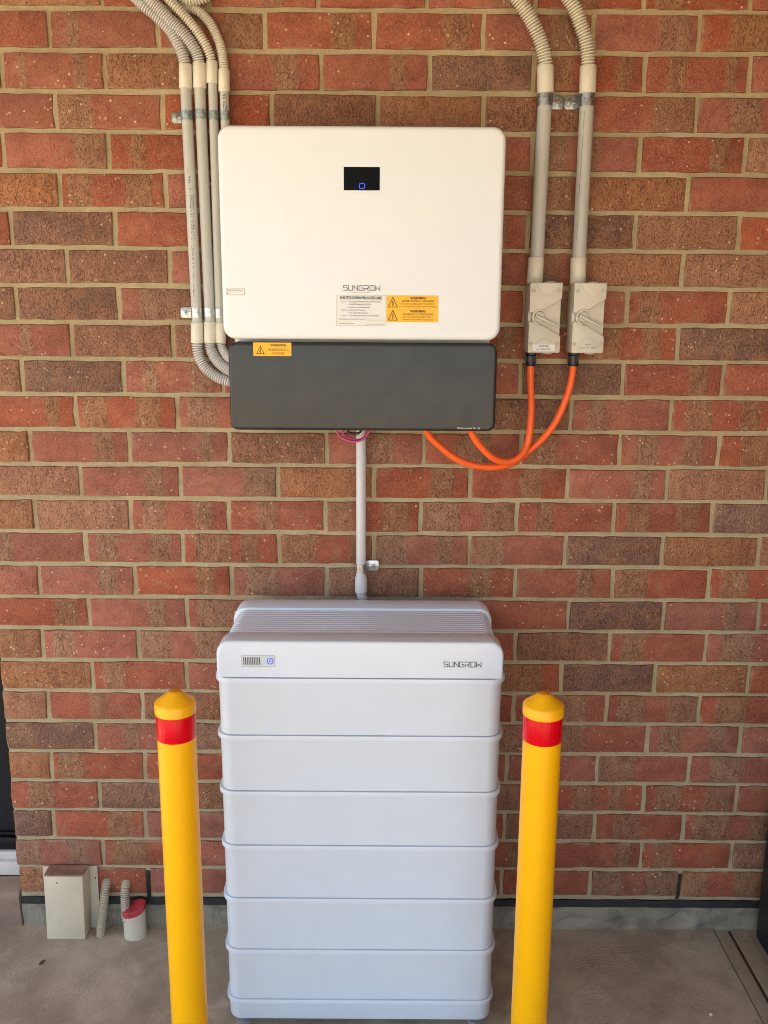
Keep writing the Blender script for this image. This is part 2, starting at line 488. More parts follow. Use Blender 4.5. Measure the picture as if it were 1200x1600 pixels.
def shell_y(x0, x1, z0, z1, r, layers, n=6, rb=None):
    return [[(x, y, z) for x, z in rrect(x0, x1, z0, z1, r, ins, n, rb)] for ins, y in layers]

def shell_z(x0, x1, y0, y1, r, layers, n=6):
    return [[(x, y, z) for x, y in rrect(x0, x1, y0, y1, r, ins, n)] for ins, z in layers]

def shell_xy(x0, x1, y0, y1, r, layers, n=8):
    return [[(x, y, z) for x, y in rrect2(x0 + ix, x1 - ix, y0 + iy, y1 - iy, max(r - ix, 0.004), n)] for ix, iy, z in layers]

def rrect2(x0, x1, y0, y1, r, n):
    return rrect(x0, x1, y0, y1, r, 0.0, n)

def spline(pts, step):
    P = [Vector(p) for p in pts]
    P = [P[0] * 2 - P[1]] + P + [P[-1] * 2 - P[-2]]
    dense = []
    for i in range(1, len(P) - 2):
        p0, p1, p2, p3 = P[i - 1:i + 3]
        for q in range(24):
            t = q / 24.0
            dense.append(0.5 * ((2 * p1) + (p2 - p0) * t + (2 * p0 - 5 * p1 + 4 * p2 - p3) * t * t + (3 * p1 - p0 - 3 * p2 + p3) * t ** 3))
    dense.append(P[-2])
    out = [dense[0]]; acc = 0.0
    for a, b in zip(dense, dense[1:]):
        d = (b - a).length
        while acc + d >= step:
            f = (step - acc) / d
            a = a.lerp(b, f); out.append(a); d = (b - a).length; acc = 0.0
        acc += d
    return out

def corrugated(pts, r, pitch, seg=18):
    sub = 6
    path = spline(pts, pitch / sub)
    prof = [0.64, 0.86, 1.0, 1.0, 1.0, 0.86]
    return MB().tube(path, [r * prof[i % sub] for i in range(len(path))], seg)

def text(s, size, mat, parent, x, y, z, name='lettering', align='LEFT', bold=0.0, width=None, wrap=None, rot=0.0):
    cu = bpy.data.curves.new('tmp_text', 'FONT')
    cu.body = s; cu.size = size; cu.align_x = align; cu.offset = bold; cu.resolution_u = 2
    tmp = bpy.data.objects.new('tmp_text', cu); COL.objects.link(tmp)
    dg = bpy.context.evaluated_depsgraph_get()
    me = bpy.data.meshes.new_from_object(tmp.evaluated_get(dg))
    bpy.data.objects.remove(tmp); bpy.data.curves.remove(cu)
    xs = [v.co.x for v in me.vertices]
    k = 1.0
    if width and xs: k = width / max(1e-6, max(xs) - min(xs))
    o_ = org(parent)
    for v in me.vertices:
        a, b = v.co.x * k, v.co.y
        if rot: a, b = a * math.cos(rot) - b * math.sin(rot), a * math.sin(rot) + b * math.cos(rot)
        if wrap:
            cxx, cyy, rr = wrap
            ang = (x + a - cxx) / rr
            q = Vector((cxx + rr * math.sin(ang), cyy - rr * math.cos(ang), z + b))
        else:
            q = Vector((x + a, y, z + b))
        v.co = q - o_
    me.name = name
    me.materials.clear(); me.materials.append(mat)
    ob = bpy.data.objects.new(name, me); COL.objects.link(ob)
    ob.parent = parent
    ORG[ob.name] = o_
    return ob

def strokes(mb, polys, x, y, z, sx, sz, w):
    """thin flat strokes in the x,z plane facing -Y"""
    for pl in polys:
        P = [Vector((x + a * sx, z + b * sz)) for a, b in pl]
        for a, b in zip(P, P[1:]):
            d = (b - a)
            if d.length < 1e-7: continue
            d.normalize(); n_ = Vector((-d.y, d.x)) * (w / 2); a2 = a - d * (w / 2); b2 = b + d * (w / 2)
            mb.add([(a2.x - n_.x, y, a2.y - n_.y), (b2.x - n_.x, y, b2.y - n_.y), (b2.x + n_.x, y, b2.y + n_.y), (a2.x + n_.x, y, a2.y + n_.y)], [(0, 1, 2, 3)])

LOGO = [
    [[(4.6, 4), (0.6, 4), (0.2, 3.6), (0.2, 2.5), (0.6, 2.1), (4.2, 2.1), (4.6, 1.7), (4.6, 0.4), (4.2, 0), (0.2, 0)]],
    [[(6, 4), (6, 0.4), (6.4, 0), (10, 0), (10.4, 0.4), (10.4, 4)]],
    [[(12, 0), (12, 4), (16.2, 0), (16.2, 4)]],
    [[(22.4, 4), (18.2, 4), (17.7, 3.6), (17.7, 0.4), (18.2, 0), (22.4, 0), (22.4, 2), (20.2, 2)]],
    [[(24, 4), (28, 4), (28.4, 3.6), (28.4, 2), (28, 1.7), (24, 1.7), (24, 0)], [(26, 1.7), (28.5, 0)]],
    [[(30.2, 0), (30.2, 4), (34.2, 4), (34.8, 3.4), (34.8, 0.6), (34.2, 0), (30.2, 0)]],
    [[(36.2, 4), (36.2, 0), (38.8, 2.4), (41.4, 0), (41.4, 4)]],
]
def logo(parent, x, y, z, w, h, mat, sw):
    mb = MB()
    for L in LOGO: strokes(mb, L, x, y, z, w / 41.6, h / 4.0, sw)
    return mb.build('logo', mat, parent, smooth=0)

# ------------------------------------------------------------------ the ground and the patio
def sheet(name, x0, x1, y0, y1, z, mat):
    return MB().add([(x0, y0, z), (x1, y0, z), (x1, y1, z), (x0, y1, z)], [(0, 1, 2, 3)]).build(name, mat, None, 0)
structure(sheet('ground', -300, 300, -300, 300, -0.045, M['ground']))

def slab_piece(name, x0, x1, y0, y1, mat, parent=None, top=0.0, rough=0.0012):
    """cast concrete with a slightly wavering top and softened arrises"""
    nx = max(2, int((x1 - x0) / 0.05)); ny = max(2, int((y1 - y0) / 0.05))
    nx = min(nx, 70); ny = min(ny, 70)
    mb = MB(); vs = []; fs = []
    for j in range(ny + 1):
        for i in range(nx + 1):
            x = x0 + (x1 - x0) * i / nx; y = y0 + (y1 - y0) * j / ny
            h = top + rough * noise.noise(Vector((x * 3, y * 3, 2)))
            if i in (0, nx) or j in (0, ny): h -= 0.0015
            vs.append((x, y, h))
    for j in range(ny):
        for i in range(nx):
            a = j * (nx + 1) + i
            fs.append((a, a + 1, a + nx + 2, a + nx + 1))
    rim = [i for i in range(nx + 1)] + [j * (nx + 1) + nx for j in range(1, ny + 1)] + [ny * (nx + 1) + i for i in range(nx - 1, -1, -1)] + [j * (nx + 1) for j in range(ny - 1, 0, -1)]
    b = len(vs)
    for q in rim: vs.append((vs[q][0], vs[q][1], -0.04))
    for t in range(len(rim)):
        t2 = (t + 1) % len(rim)
        fs.append((rim[t], b + t, b + t2, rim[t2]))
    return mb.add(vs, fs).build(name, mat, parent)

patio = structure(slab_piece('patio_floor', -4.0, 0.9085, -3.3, 0.03, M['slab']))
s1 = slab_piece('edging_strip', 0.9115, 0.947, -3.3, 0.03, M['strip'], patio, -0.001)
s2 = slab_piece('edging_strip', 0.957, 1.000, -3.3, 0.03, M['strip'], patio, 0.003)
s3 = slab_piece('edging_strip', 1.004, 4.0, -3.3, 0.03, M['slab'], patio, -0.003)
MB().box(0.9465, 0.9575, -3.3, 0.02, -0.04, -0.006).build('joint_filler', M['leaf'], patio, 0)

# ------------------------------------------------------------------ the verandah overhead (out of frame, shades the wall)
roof = MB().box(-2.6, 6, -3.1, 0.35, 2.66, 2.70).build('verandah_roof', M['ceiling'], None, 0)
structure(roof)
MB().box(-2.65, 6.05, -3.15, 0.40, 2.702, 2.78).build('roof_sheeting', M['rooftin'], roof, 0)
MB().box(-2.6, 6, -3.16, -3.105, 2.52, 2.70).build('fascia', M['post'], roof, 0)
for px in (-2.5, 3.4):
    MB().box(px - 0.045, px + 0.045, -3.09, -3.00, -0.045, 2.66, 0.004).build('post', M['post'], roof)

# ------------------------------------------------------------------ the brick wall
ROW0, CO = 2.2988, 0.08466
XL, XR = -0.985, 1.16
ROWS = {-1: [-0.63, -0.395, -0.153, 0.085, 0.325, 0.562, 0.797], 0: [-0.75, -0.511, -0.272, -0.031, 0.211, 0.455, 0.69], 1: [-0.862, -0.632, -0.39, -0.148, 0.093, 0.327, 0.574, 0.809], 2: [-0.748, -0.507, -0.261, -0.022, 0.216, 0.456, 0.697], 3: [-0.873, -0.633, -0.392, -0.152, 0.089, 0.33, 0.574, 0.814], 4: [-0.751, -0.508, -0.268, -0.029, 0.211, 0.45, 0.69], 5: [-0.869, -0.628, -0.39, -0.151, 0.088, 0.327, 0.574, 0.815], 6: [-0.745, -0.505, -0.266, -0.027, 0.213, 0.452, 0.691], 7: [-0.871, -0.629, -0.39, -0.151, 0.088, 0.327, 0.567, 0.807], 8: [-0.745, -0.505, -0.266, -0.026, 0.213, 0.452, 0.692], 9: [-0.87, -0.628, -0.389, -0.152, 0.085, 0.322, 0.567, 0.807], 10: [-0.747, -0.502, -0.264, -0.027, 0.211, 0.448, 0.689], 11: [-0.864, -0.622, -0.379, -0.143, 0.094, 0.331, 0.569, 0.812], 12: [-0.747, -0.502, -0.263, -0.027, 0.208, 0.448, 0.691, 0.935], 13: [-0.865, -0.628, -0.386, -0.147, 0.088, 0.326, 0.567, 0.809], 14: [-0.745, -0.503, -0.263, -0.027, 0.211, 0.45, 0.692, 0.932], 15: [-0.866, -0.627, -0.384, -0.145, 0.092, 0.329, 0.573, 0.815], 16: [-0.747, -0.499, -0.258, -0.016, 0.225, 0.466, 0.707, 0.947], 17: [-0.871, -0.626, -0.386, -0.145, 0.096, 0.336, 0.576, 0.821], 18: [-0.749, -0.507, -0.266, -0.026, 0.215, 0.456, 0.698, 0.938], 19: [-0.869, -0.625, -0.385, -0.144, 0.097, 0.337, 0.578, 0.818], 20: [-0.753, -0.513, -0.272, -0.032, 0.209, 0.449, 0.69, 0.932], 21: [-0.873, -0.627, -0.389, -0.151, 0.087, 0.325, 0.563, 0.805], 22: [-0.752, -0.511, -0.271, -0.03, 0.21, 0.451, 0.691, 0.937], 23: [-0.88, -0.634, -0.394, -0.154, 0.086, 0.325, 0.565, 0.803], 24: [-0.753, -0.512, -0.27, -0.029, 0.213, 0.454, 0.696, 0.938], 25: [-0.875, -0.635, -0.396, -0.156, 0.083, 0.323, 0.563, 0.804]}
# clay of each brick: R red with buff bands (start-end along its length), O orange buff, P purple brown, B brown; first = the brick left of the first joint
CLAY = {
 -1: 'O|R|R.5-.7|R|R.6-.85|R.3-.6|R.1-.4|R',
 0: 'R|R.15-.27|R.1-.4+.62-1|R.62-.85|R.63-.9|R.6-.9|R.62-.93|R.25-.7',
 1: 'R|R.15-.23+.7-.85|O|R.55-.8|R.63-.8|P|R0-.35+.75-.92|R.2-.38+.78-.9|R',
 2: 'R|R.02-.35|R|B|O|B|R.6-1|R.3-.6',
 3: 'R|R.68-1|R.2-.35|R.3-.6|R|R.2-.5|R0-.3+.5-.62|R.68-.85|O',
 4: 'O|R.07-.3+.62-.9|R|R.2-.5|R|R.5-.9|O|R.9-1',
 5: 'R|P|R|R|R.3-.5|R.6-.8|P|O|R',
 6: 'B|B|R|R.2-.4|R|R.6-.8|O|O',
 7: 'B|P|R.2-.75|R|R|R.5-.7|R0-.5|R.1-.33|O',
 8: 'R.5-.62|B|B|R.3-.6|R|R.2-.4|R.1-.45+.65-.85|P',
 9: 'O|P|R.2-.33+.68-.9|R|R.3-.5|R|P|R.66-.85|R',
 10: 'R.05-.2+.7-.85|R.05-.3+.6-.85|R.1-.4|R|R.4-.7|P|R.15-.35|R.12-.4+.7-.9',
 11: 'O|R.65-.85|R.7-.85|B|R.35-.7|R.3-.7|R.05-.35|R.15-.38+.65-.85|R.2-.6',
 12: 'O|R.67-.85|R.65-1|O|R.6-.85|R.5-.75|R.66-.85|O|P',
 13: 'O|O|R.1-.35+.65-.85|R.3-.5|R0-.3+.6-.9|R0-.4+.65-1|R.18-.35|R.1-.35+.63-.87|P',
 14: 'R.05-.25|R.1-.33+.67-.9|R.1-.5+.6-.8|R0-.4+.75-1|R0-.35+.65-.85|R.05-.35|P|O|R0-.5',
 15: 'R|R.63-.83|R.65-.85|R.15-.5|B|R.5-.75|R.63-.8|R0-.35|R.1-.4',
 16: 'R.65-.9|R.6-.8|R.1-.5|R|R.3-.6|R|P|R.65-.8|R',
 17: 'O|R.1-.33|R0-.35+.6-.9|R|R.4-.6|R|B|R.1-.35|R.15-.5',
 18: 'O|R.1-.35|R|R.3-.5|R|R.3-.8|P|O|R',
 19: 'O|R.45-.65|B|R|R|R.2-.5|R.4-.8|R.1-.4+.65-1|R.15-.5',
 20: 'P|R.3-.5|B|R|R|R.3-.6|R.05-.3|R.1-.35+.65-.85|R',
 21: 'O|R.05-.35|R.2-.6|R|R|R.3-.5|R|R0-.4|R.2-.6',
 22: 'R.2-.5|B|R.1-.4|R|R|R.4-.6|R.2-.5+.6-.8|R.1-.4+.65-.95|R',
 23: 'P|R.6-.9|R.2-.5|R|R.2-.6|R|B|R.2-.5|R.1-.5+.75-1',
 24: 'R0-.3+.6-.85|R.1-.5|R|R.2-.4|R|R.5-.8|R.7-.9|R.1-.35|B',
 25: 'O|R|R|R.2-.5|R|R.4-.6|R.3-.6|R0-.35+.6-1|R0-.3+.6-1',
}
for r in (-2, -3, -4):
    ROWS[r] = [x + random.uniform(-.003, .003) for x in ROWS[0 if r % 2 == 0 else -1]]

wall = thing('brick_wall', (0.0, 0.0, 0.0), 'red and buff clay brick wall with sandy mortar joints behind the equipment', 'wall')

def brick_mesh(length, seed, depth=0.045):
    rs = random.Random(seed)
    hx, hz = length / 2, 0.0373
    n = 4
    pts = []
    def seg(a, b, k):
        for i in range(k):
            t = i / k
            pts.append((a[0] + (b[0] - a[0]) * t, a[1] + (b[1] - a[1]) * t))
    seg((-hx, -hz), (hx, -hz), 6); seg((hx, -hz), (hx, hz), 2); seg((hx, hz), (-hx, hz), 6); seg((-hx, hz), (-hx, -hz), 2)
    def cut(p):      # soft corner
        return p
    outer = [(x + rs.uniform(-.0016, .0016), z + rs.uniform(-.0014, .0014)) for x, z in pts]
    def pull(p, d):
        x, z = p
        return (x - math.copysign(min(d * rs.uniform(.6, 1.5), abs(x)), x) if abs(x) > hx - .004 else x, z - math.copysign(d * rs.uniform(.6, 1.5), z) if abs(z) > hz - .004 else z)
    mid = [pull(p, 0.0011) for p in outer]
    front = [pull(p, 0.0030) for p in outer]
    mb = MB()
    mb.loft([[(x, depth, z) for x, z in outer], [(x, 0.0050 + rs.uniform(-.0006, .0006), z) for x, z in outer], [(x, 0.0014 + rs.uniform(-.0004, .0004), z) for x, z in mid], [(x, rs.uniform(-.0003, .0003), z) for x, z in front]], cap0=False)
    me = bpy.data.meshes.new('brick')
    me.from_pydata(mb.v, [], mb.f)
    bm = bmesh.new(); bm.from_mesh(me); bmesh.ops.recalc_face_normals(bm, faces=bm.faces[:])
    for f in bm.faces:
        if f.normal.y < -0.9 and len(f.verts) > 4: break
    bm.to_mesh(me); bm.free()
    me.polygons.foreach_set('use_smooth', [True] * len(me.polygons))
    me.set_sharp_from_angle(angle=R(50))
    me.materials.append(M['brick'])
    return me

FULL = [brick_mesh(0.230, 100 + i) for i in range(14)]
HALF = [brick_mesh(0.108, 300 + i) for i in range(6)]
TYPE = {'R': 1, 'O': 2, 'P': 3, 'B': 4}
def place_brick(xa, xb, row, code):
    w = xb - xa
    if w < 0.03: return
    me, nom = (random.choice(FULL), 0.230) if w > 0.16 else (random.choice(HALF), 0.108)
    o = bpy.data.objects.new('brick', me)
    COL.objects.link(o); o.parent = wall
    z = ROW0 - CO * (row + 0.5)
    o.location = ((xa + xb) / 2, random.uniform(-0.0022, 0.0022), z + random.uniform(-.0008, .0008))
    o.scale = (w / nom, 1.0, random.uniform(.985, 1.01))
    o.rotation_euler = (random.uniform(-.006, .006), random.uniform(-.005, .005), random.uniform(-.004, .004))
    o.pass_index = TYPE[code[0]]
    bands = [(2, 2), (2, 2)]
    for q, t in enumerate(code[1:].split('+')[:2]):
        if t: bands[q] = tuple(float(v) for v in t.split('-'))
    o.color = (bands[0][0], bands[0][1], bands[1][0], bands[1][1])

ALLJ = {}
for r in sorted(ROWS):
    js = list(ROWS[r])
    while js[-1] < XR - 0.10: js.append(js[-1] + 0.241)
    while js[0] > XL + 0.26: js.insert(0, js[0] - 0.240)
    ALLJ[r] = js
    codes = CLAY.get(r, '').split('|') if r in CLAY else []
    ins = len(js)
    edges = [XL - 0.005] + js + [max(XR, js[-1] + 0.12)]
    off = 0
    if r in ROWS and len(codes) and js[0] < ROWS[r][0] - 0.1: off = 1
    for i in range(len(edges) - 1):
        kidx = i - off
        if 0 <= kidx < len(codes): cd = codes[kidx]
        else: cd = random.choice(['R.3-.5', 'R', 'R.1-.35+.6-.85', 'O', 'B', 'R.6-.9', 'P'])
        place_brick(edges[i] + 0.005, edges[i + 1] - 0.005, r, cd)

# mortar: one bed behind the bricks, uneven as struck joints are
def mortar_bed():
    x0, x1, z0, z1 = XL + 0.002, XR, 0.0905, 2.652
    nx, nz = 250, 330
    vs, fs = [], []
    for j in range(nz + 1):
        for i in range(nx + 1):
            x = x0 + (x1 - x0) * i / nx; z = z0 + (z1 - z0) * j / nz
            y = 0.0056 + 0.0026 * noise.noise(Vector((x * 30, z * 30, 1.0))) + 0.0009 * noise.noise(Vector((x * 95, z * 95, 5.0)))
            vs.append((x, y, z))
    for j in range(nz):
        for i in range(nx):
            a = j * (nx + 1) + i
            fs.append((a, a + 1, a + nx + 2, a + nx + 1))
    mb = MB(); mb.v = vs; mb.f = fs
    mb.box(x0, x1, 0.012, 0.11, z0, z1)
    return mb.build('mortar', M['mortar'], wall, 60)
mortar_bed()
dp = MB(); lo_, hi_ = [], []
for i in range(220):
    x = XL + 0.004 + (XR - XL - 0.004) * i / 219
    lo_.append((x, 0.0005 + 0.0015 * noise.noise(Vector((x * 16, 1, 0))), 0.0690 + 0.0025 * noise.noise(Vector((x * 22, 4, 0)))))
    hi_.append((x, 0.0015 + 0.0010 * noise.noise(Vector((x * 16, 7, 0))), 0.0905 + 0.0030 * noise.noise(Vector((x * 13, 9, 0)))))
dp.add(lo_ + hi_, [(i, i + 1, 221 + i, 220 + i) for i in range(219)])
dp.box(XL + 0.004, XR, 0.012, 0.1, 0.0705, 0.0900)
dp.build('damp_proof_course', M['dpc'], wall)

def slab_edge():
    x0, x1, z0, z1 = XL, XR, -0.03, 0.070
    nx, nz = 260, 14
    vs, fs = [], []
    for j in range(nz + 1):
        for i in range(nx + 1):
            x = x0 + (x1 - x0) * i / nx; z = z0 + (z1 - z0) * j / nz
            h = noise.noise(Vector((x * 14, z * 26, 3)))
            h2 = noise.noise(Vector((x * 60, z * 60, 9)))
            y = 0.004 - 0.0018 * h2
            if h > 0.08: y += 0.030 * (h - 0.08) + 0.006 * max(0, h2)
            if j == nz: z -= 0.0025
            vs.append((x, y, z))
    for j in range(nz):
        for i in range(nx):
            a = j * (nx + 1) + i
            fs.append((a, a + 1, a + nx + 2, a + nx + 1))
    mb = MB(); mb.v = vs; mb.f = fs
    mb.box(x0 + .001, x1, 0.014, 0.11, z0, z1 - 0.003)
    return mb.build('slab_edge', M['slabedge'], wall, 50)
slab_edge()
# weep openings in the lowest course
wz0, wz1 = 0.0985, 0.0985 + 0.078
wv = MB().box(-0.6405, -0.6300, 0.0008, 0.03, wz0 - 0.012, wz1 - 0.006, 0.001).build('weep_vent', M['black'], wall)
for i in range(9):
    MB().box(-0.6390, -0.6315, -0.0012, 0.002, wz0 + 0.004 + i * 0.007, wz0 + 0.007 + i * 0.007).build('vent_bar', M['dpc'], wv, 0)
gp = MB()
gp.prism([(0.798, wz0 - 0.004), (0.806, wz0 - 0.002), (0.8095, wz0 + 0.02), (0.8075, wz0 + 0.045), (0.8095, wz0 + 0.071), (0.800, wz0 + 0.071), (0.8015, wz0 + 0.05), (0.7995, wz0 + 0.025)], 0.0012, 0.02)
gp.build('weep_gap', M['dpc'], wall, 0)

# plain continuation of the house outside the frame, with a wing added to darken the right
hw = MB()
hw.box(XR + 0.002, 6.0, 0.001, 0.30, -0.04, 2.655)
hw.box(-6.0, -1.93, 0.001, 0.30, -0.04, 2.655)
hw.box(-1.93, XL - 0.001, 0.001, 0.30, 2.13, 2.655)
hw.box(-1.93, XR + 0.002, 0.16, 0.30, -0.04, 2.655)
hw.box(1.85, 2.10, -3.0, 0.0, -0.04, 2.655)  # unseen wing, added to hold back light from the right
structure(hw.build('house_wall_and_shade_wing', M['farbrick'], None, 0))

# ------------------------------------------------------------------ screen door in the reveal at the left
door = thing('screen_door', (-1.45, 0.08, 0.12), 'black mesh screen door in a white track beside the brick corner', 'door')
MB().box(-1.90, -0.985, 0.090, 0.094, 0.19, 2.10).build('mesh_panel', M['fly'], door, 0)
fr = MB()
fr.box(-1.90, -0.975, 0.074, 0.110, 0.185, 0.222, 0.002); fr.box(-1.90, -0.975, 0.074, 0.110, 2.06, 2.12, 0.002)
fr.box(-1.92, -1.86, 0.074, 0.110, 0.187, 2.12, 0.002); fr.box(-0.997, -0.960, 0.0735, 0.1095, 0.187, 2.12, 0.002)
fr.build('frame', M['doorblack'], door)
MB().box(-1.86, -0.998, 0.0775, 0.089, 0.2285, 0.236, 0.001).build('mesh_clip', M['doorblack'], door)
tk = MB().box(-1.92, -0.975, 0.055, 0.120, 0.118, 0.160, 0.003).box(-1.92, -0.975, 0.0655, 0.120, 0.1605, 0.1843, 0.002)
tk.build('track', M['doorwhite'], door)
th = thing('door_threshold', (-1.45, 0.02, 0.0), 'worn brown brick threshold under the screen door at the left edge', 'threshold')
def threshold_brick(x0, x1):
    nx, ny = 10, 8
    mb = MB(); loops = []
    prof = [(0.055, 0.0), (0.055, 0.1165), (0.03, 0.111), (0.008, 0.104), (0.0, 0.098), (-0.0025, 0.088), (-0.001, 0.06), (0.001, 0.03), (0.0, -0.03)]
    for i in range(nx + 1):
        x = x0 + (x1 - x0) * i / nx
        e = 0.003 if i in (0, nx) else 0.0
        loops.append([(x, y + e * 0.7 + 0.004 * noise.noise(Vector((x * 22, y * 18, z * 25))), z - e + 0.003 * noise.noise(Vector((x * 19 + 4, y * 25, z * 21)))) for y, z in prof])
    mb.loft(loops)
    return mb.build('brick', M['sillbrick'], th, 50)
for i in range(8):
    threshold_brick(-0.9885 - 0.118 * (i + 1) + 0.008, -0.9885 - 0.118 * i)
MB().box(-1.93, -0.988, 0.008, 0.054, -0.04, 0.094).build('mortar', M['mortar'], th, 0)

# ------------------------------------------------------------------ the inverter
inv = thing('inverter', (-0.053, 0.0, 1.39), 'white wall-mounted inverter with small black display and charcoal lower panel', 'inverter')
IX0, IX1 = -0.3505, 0.2450
def arc_layers(yf, rad, back, n=5):
    L = [(0.0, back)]
    for i in range(n + 1):
        a = R(90.0 * i / n)
        L.append((rad * (1 - math.cos(a)), yf + rad * (1 - math.sin(a))))
    return L
MB().box(-0.335, 0.230, -0.150, -0.028, 1.405, 2.006, 0.012, 3).build('chassis', M['chassis'], inv)
MB().box(-0.20, 0.10, -0.029, -0.002, 1.62, 1.95, 0.002).build('wall_bracket', M['zinc'], inv)
cov = MB().loft(shell_y(IX0, IX1, 1.5905, 2.0220, 0.027, [(0.006, -0.148)] + arc_layers(-0.200, 0.010, -0.152), 8)).build('front_cover', M['white'], inv, 50)
low = MB().loft(shell_y(-0.3420, 0.2415, 1.3930, 1.5840, 0.017, [(0.008, -0.12), (0.0, -0.135)] + arc_layers(-0.195, 0.008, -0.135), 8)).build('lower_panel', M['dark'], inv, 50)
MB().box(-0.330, 0.228, -0.188, -0.020, 1.3990, 1.560, 0.006).build('wiring_box', M['dark'], inv)
YF = -0.2003
disp = MB().loft(shell_y(-0.0900, -0.0152, 1.8955, 1.9415, 0.0012, [(0, -0.199), (0, -0.2005), (0.0004, -0.2009)], 2)).build('display', M['screen'], cov, 30)
ic = MB()
rr = rrect(-0.0580, -0.0462, 1.8985, 1.9095, 0.003, 0, 4)
ri = rrect(-0.0580, -0.0462, 1.8985, 1.9095, 0.003, 0.0012, 4)
n_ = len(rr)
ic.add([(x, -0.2012, z) for x, z in rr] + [(x, -0.2012, z) for x, z in ri], [(i, (i + 1) % n_, n_ + (i + 1) % n_, n_ + i) for i in range(n_)])
ic.build('status_light', M['blue'], cov, 0)
logo(cov, -0.0915, YF - 0.0002, 1.6935, 0.0780, 0.0100, M['greyink'], 0.0013)
sw = MB()
for k in range(10):
    a, b = k / 10, (k + 1) / 10
    za = 1.6885 + 0.0008 * math.sin(a * math.pi); zb = 1.6885 + 0.0008 * math.sin(b * math.pi)
    sw.add([(-0.074 + 0.040 * a, YF - 0.0002, za), (-0.074 + 0.040 * b, YF - 0.0002, zb), (-0.074 + 0.040 * b, YF - 0.0002, zb + .0009), (-0.074 + 0.040 * a, YF - 0.0002, za + .0009)], [(0, 1, 2, 3)])
sw.build('logo_underline', M['orangeink'], cov, 0)

def label(name, parent, x0, x1, z0, z1, y, mat, r=0.0015, t=0.0006):
    return MB().loft(shell_y(x0, x1, z0, z1, r, [(0, y + 0.0003), (0, y - t)], 2)).build(name, mat, parent, 20)
# shutdown procedure label
lb = label('shutdown_label', inv, -0.1072, -0.0002, 1.6198, 1.6838, -0.2003, M['lab_white'])
lb['label'] = 'white shutdown procedure label'
ty = -0.2012
text('SHUTDOWN PROCEDURE', 0.0082, M['ink'], lb, -0.0540, ty, 1.6752, align='CENTER', bold=0.0003, width=0.0900)
SH = [('STEP 1', 'Turn off the INVERTER AC ISOLATOR or', 0.0690), (None, 'INVERTER MAIN SWITCH', 0.0470), (None, 'located in the Switchboard', 0.0455), ('STEP 2', 'Isolate the PV Array', 0.0345), (None, 'Turn off the DC Isolators', 0.0415), ('STEP 3', 'Turn off the BATTERY DC ISOLATOR', 0.0650)]
for q, (a, b, w) in enumerate(SH):
    z = 1.6688 - q * 0.00585
    if a: text(a, 0.0040, M['greyink'], lb, -0.0965, ty, z, width=0.0125)
    text(b, 0.0043, M['ink'], lb, -0.0805, ty, z, width=w, bold=0.00003)
text('Manufacturer/Supplier Name', 0.0043, M['ink'], lb, -0.1020, ty, 1.6325, width=0.0560)
text('Contact Number', 0.0043, M['ink'], lb, -0.1020, ty, 1.6235, width=0.0330)
ln = MB().box(-0.044, -0.005, ty, ty + .0002, 1.6318, 1.6323).box(-0.044, -0.005, ty, ty + .0002, 1.6230, 1.6235)
ln.build('ruled_line', M['greyink'], lb, 0)
ed = MB()
def border(mb, x0, x1, z0, z1, y, w):
    mb.box(x0, x1, y, y + .0002, z0, z0 + w).box(x0, x1, y, y + .0002, z1 - w, z1).box(x0, x0 + w, y, y + .0002, z0 + w, z1 - w).box(x1 - w, x1, y, y + .0002, z0 + w, z1 - w)
border(ed, -0.1070, -0.0004, 1.6200, 1.6836, ty + .0001, 0.0006)
ed.build('label_border', M['lab_edge'], lb, 0)

def hazard_triangle(parent, cx, z0, w, h, y, mat):
    mb = MB()
    strokes(mb, [[(-0.5, 0), (0.5, 0), (0, 1), (-0.5, 0), (0.5, 0)]], cx, y, z0, w, h, w * 0.075)
    strokes(mb, [[(0.04, 0.70), (-0.09, 0.42), (0.08, 0.45), (-0.03, 0.16)]], cx, y, z0, w, h, w * 0.07)
    strokes(mb, [[(-0.10, 0.26), (-0.03, 0.14), (0.06, 0.25)]], cx, y, z0, w, h, w * 0.05)
    return mb.build('hazard_symbol', mat, parent, 0)
lw = label('warning_label', inv, 0.0006, 0.1108, 1.6282, 1.6836, -0.2003, M['lab_yellow'], 0.0006)
lw['label'] = 'yellow battery and array isolator warning label'
ty = -0.2012
for zb, l2, l3, l4 in ((1.6580, 'BATTERY SYSTEM D.C. ISOLATORS', 'DO NOT DE-ENERGIZE THE BATTERY', 'SYSTEM AND BATTERY SYSTEM CABLING'), (1.6307, 'PV ARRAY D.C. ISOLATORS', 'DO NOT DE-ENERGIZE THE PV', 'ARRAY AND ARRAY CABLING')):
    hazard_triangle(lw, 0.0140, zb + 0.0015, 0.0195, 0.0205, ty, M['brownink'])
    text('WARNING', 0.0072, M['brownink'], lw, 0.0675, ty, zb + 0.0178, align='CENTER', bold=0.0003, width=0.0330)
    text(l2, 0.0050, M['brownink'], lw, 0.0675, ty, zb + 0.0122, align='CENTER', bold=0.00008, width=0.0680 if 'BATT' in l2 else 0.0640)
    text(l3, 0.0043, M['brownink'], lw, 0.0675, ty, zb + 0.0066, align='CENTER', width=0.0710 if 'BATT' in l3 else 0.0640)
    text(l4, 0.0043, M['brownink'], lw, 0.0675, ty, zb + 0.0011, align='CENTER', width=0.0790 if 'BATT' in l4 else 0.0640)
lh = label('warning_label', inv, -0.2868, -0.2045, 1.5545, 1.5832, -0.1953, M['lab_yellow'], 0.0006)
lh['label'] = 'yellow hazardous voltage warning label'
ty = -0.1962
hazard_triangle(lh, -0.2715, 1.5592, 0.0165, 0.0165, ty, M['brownink'])
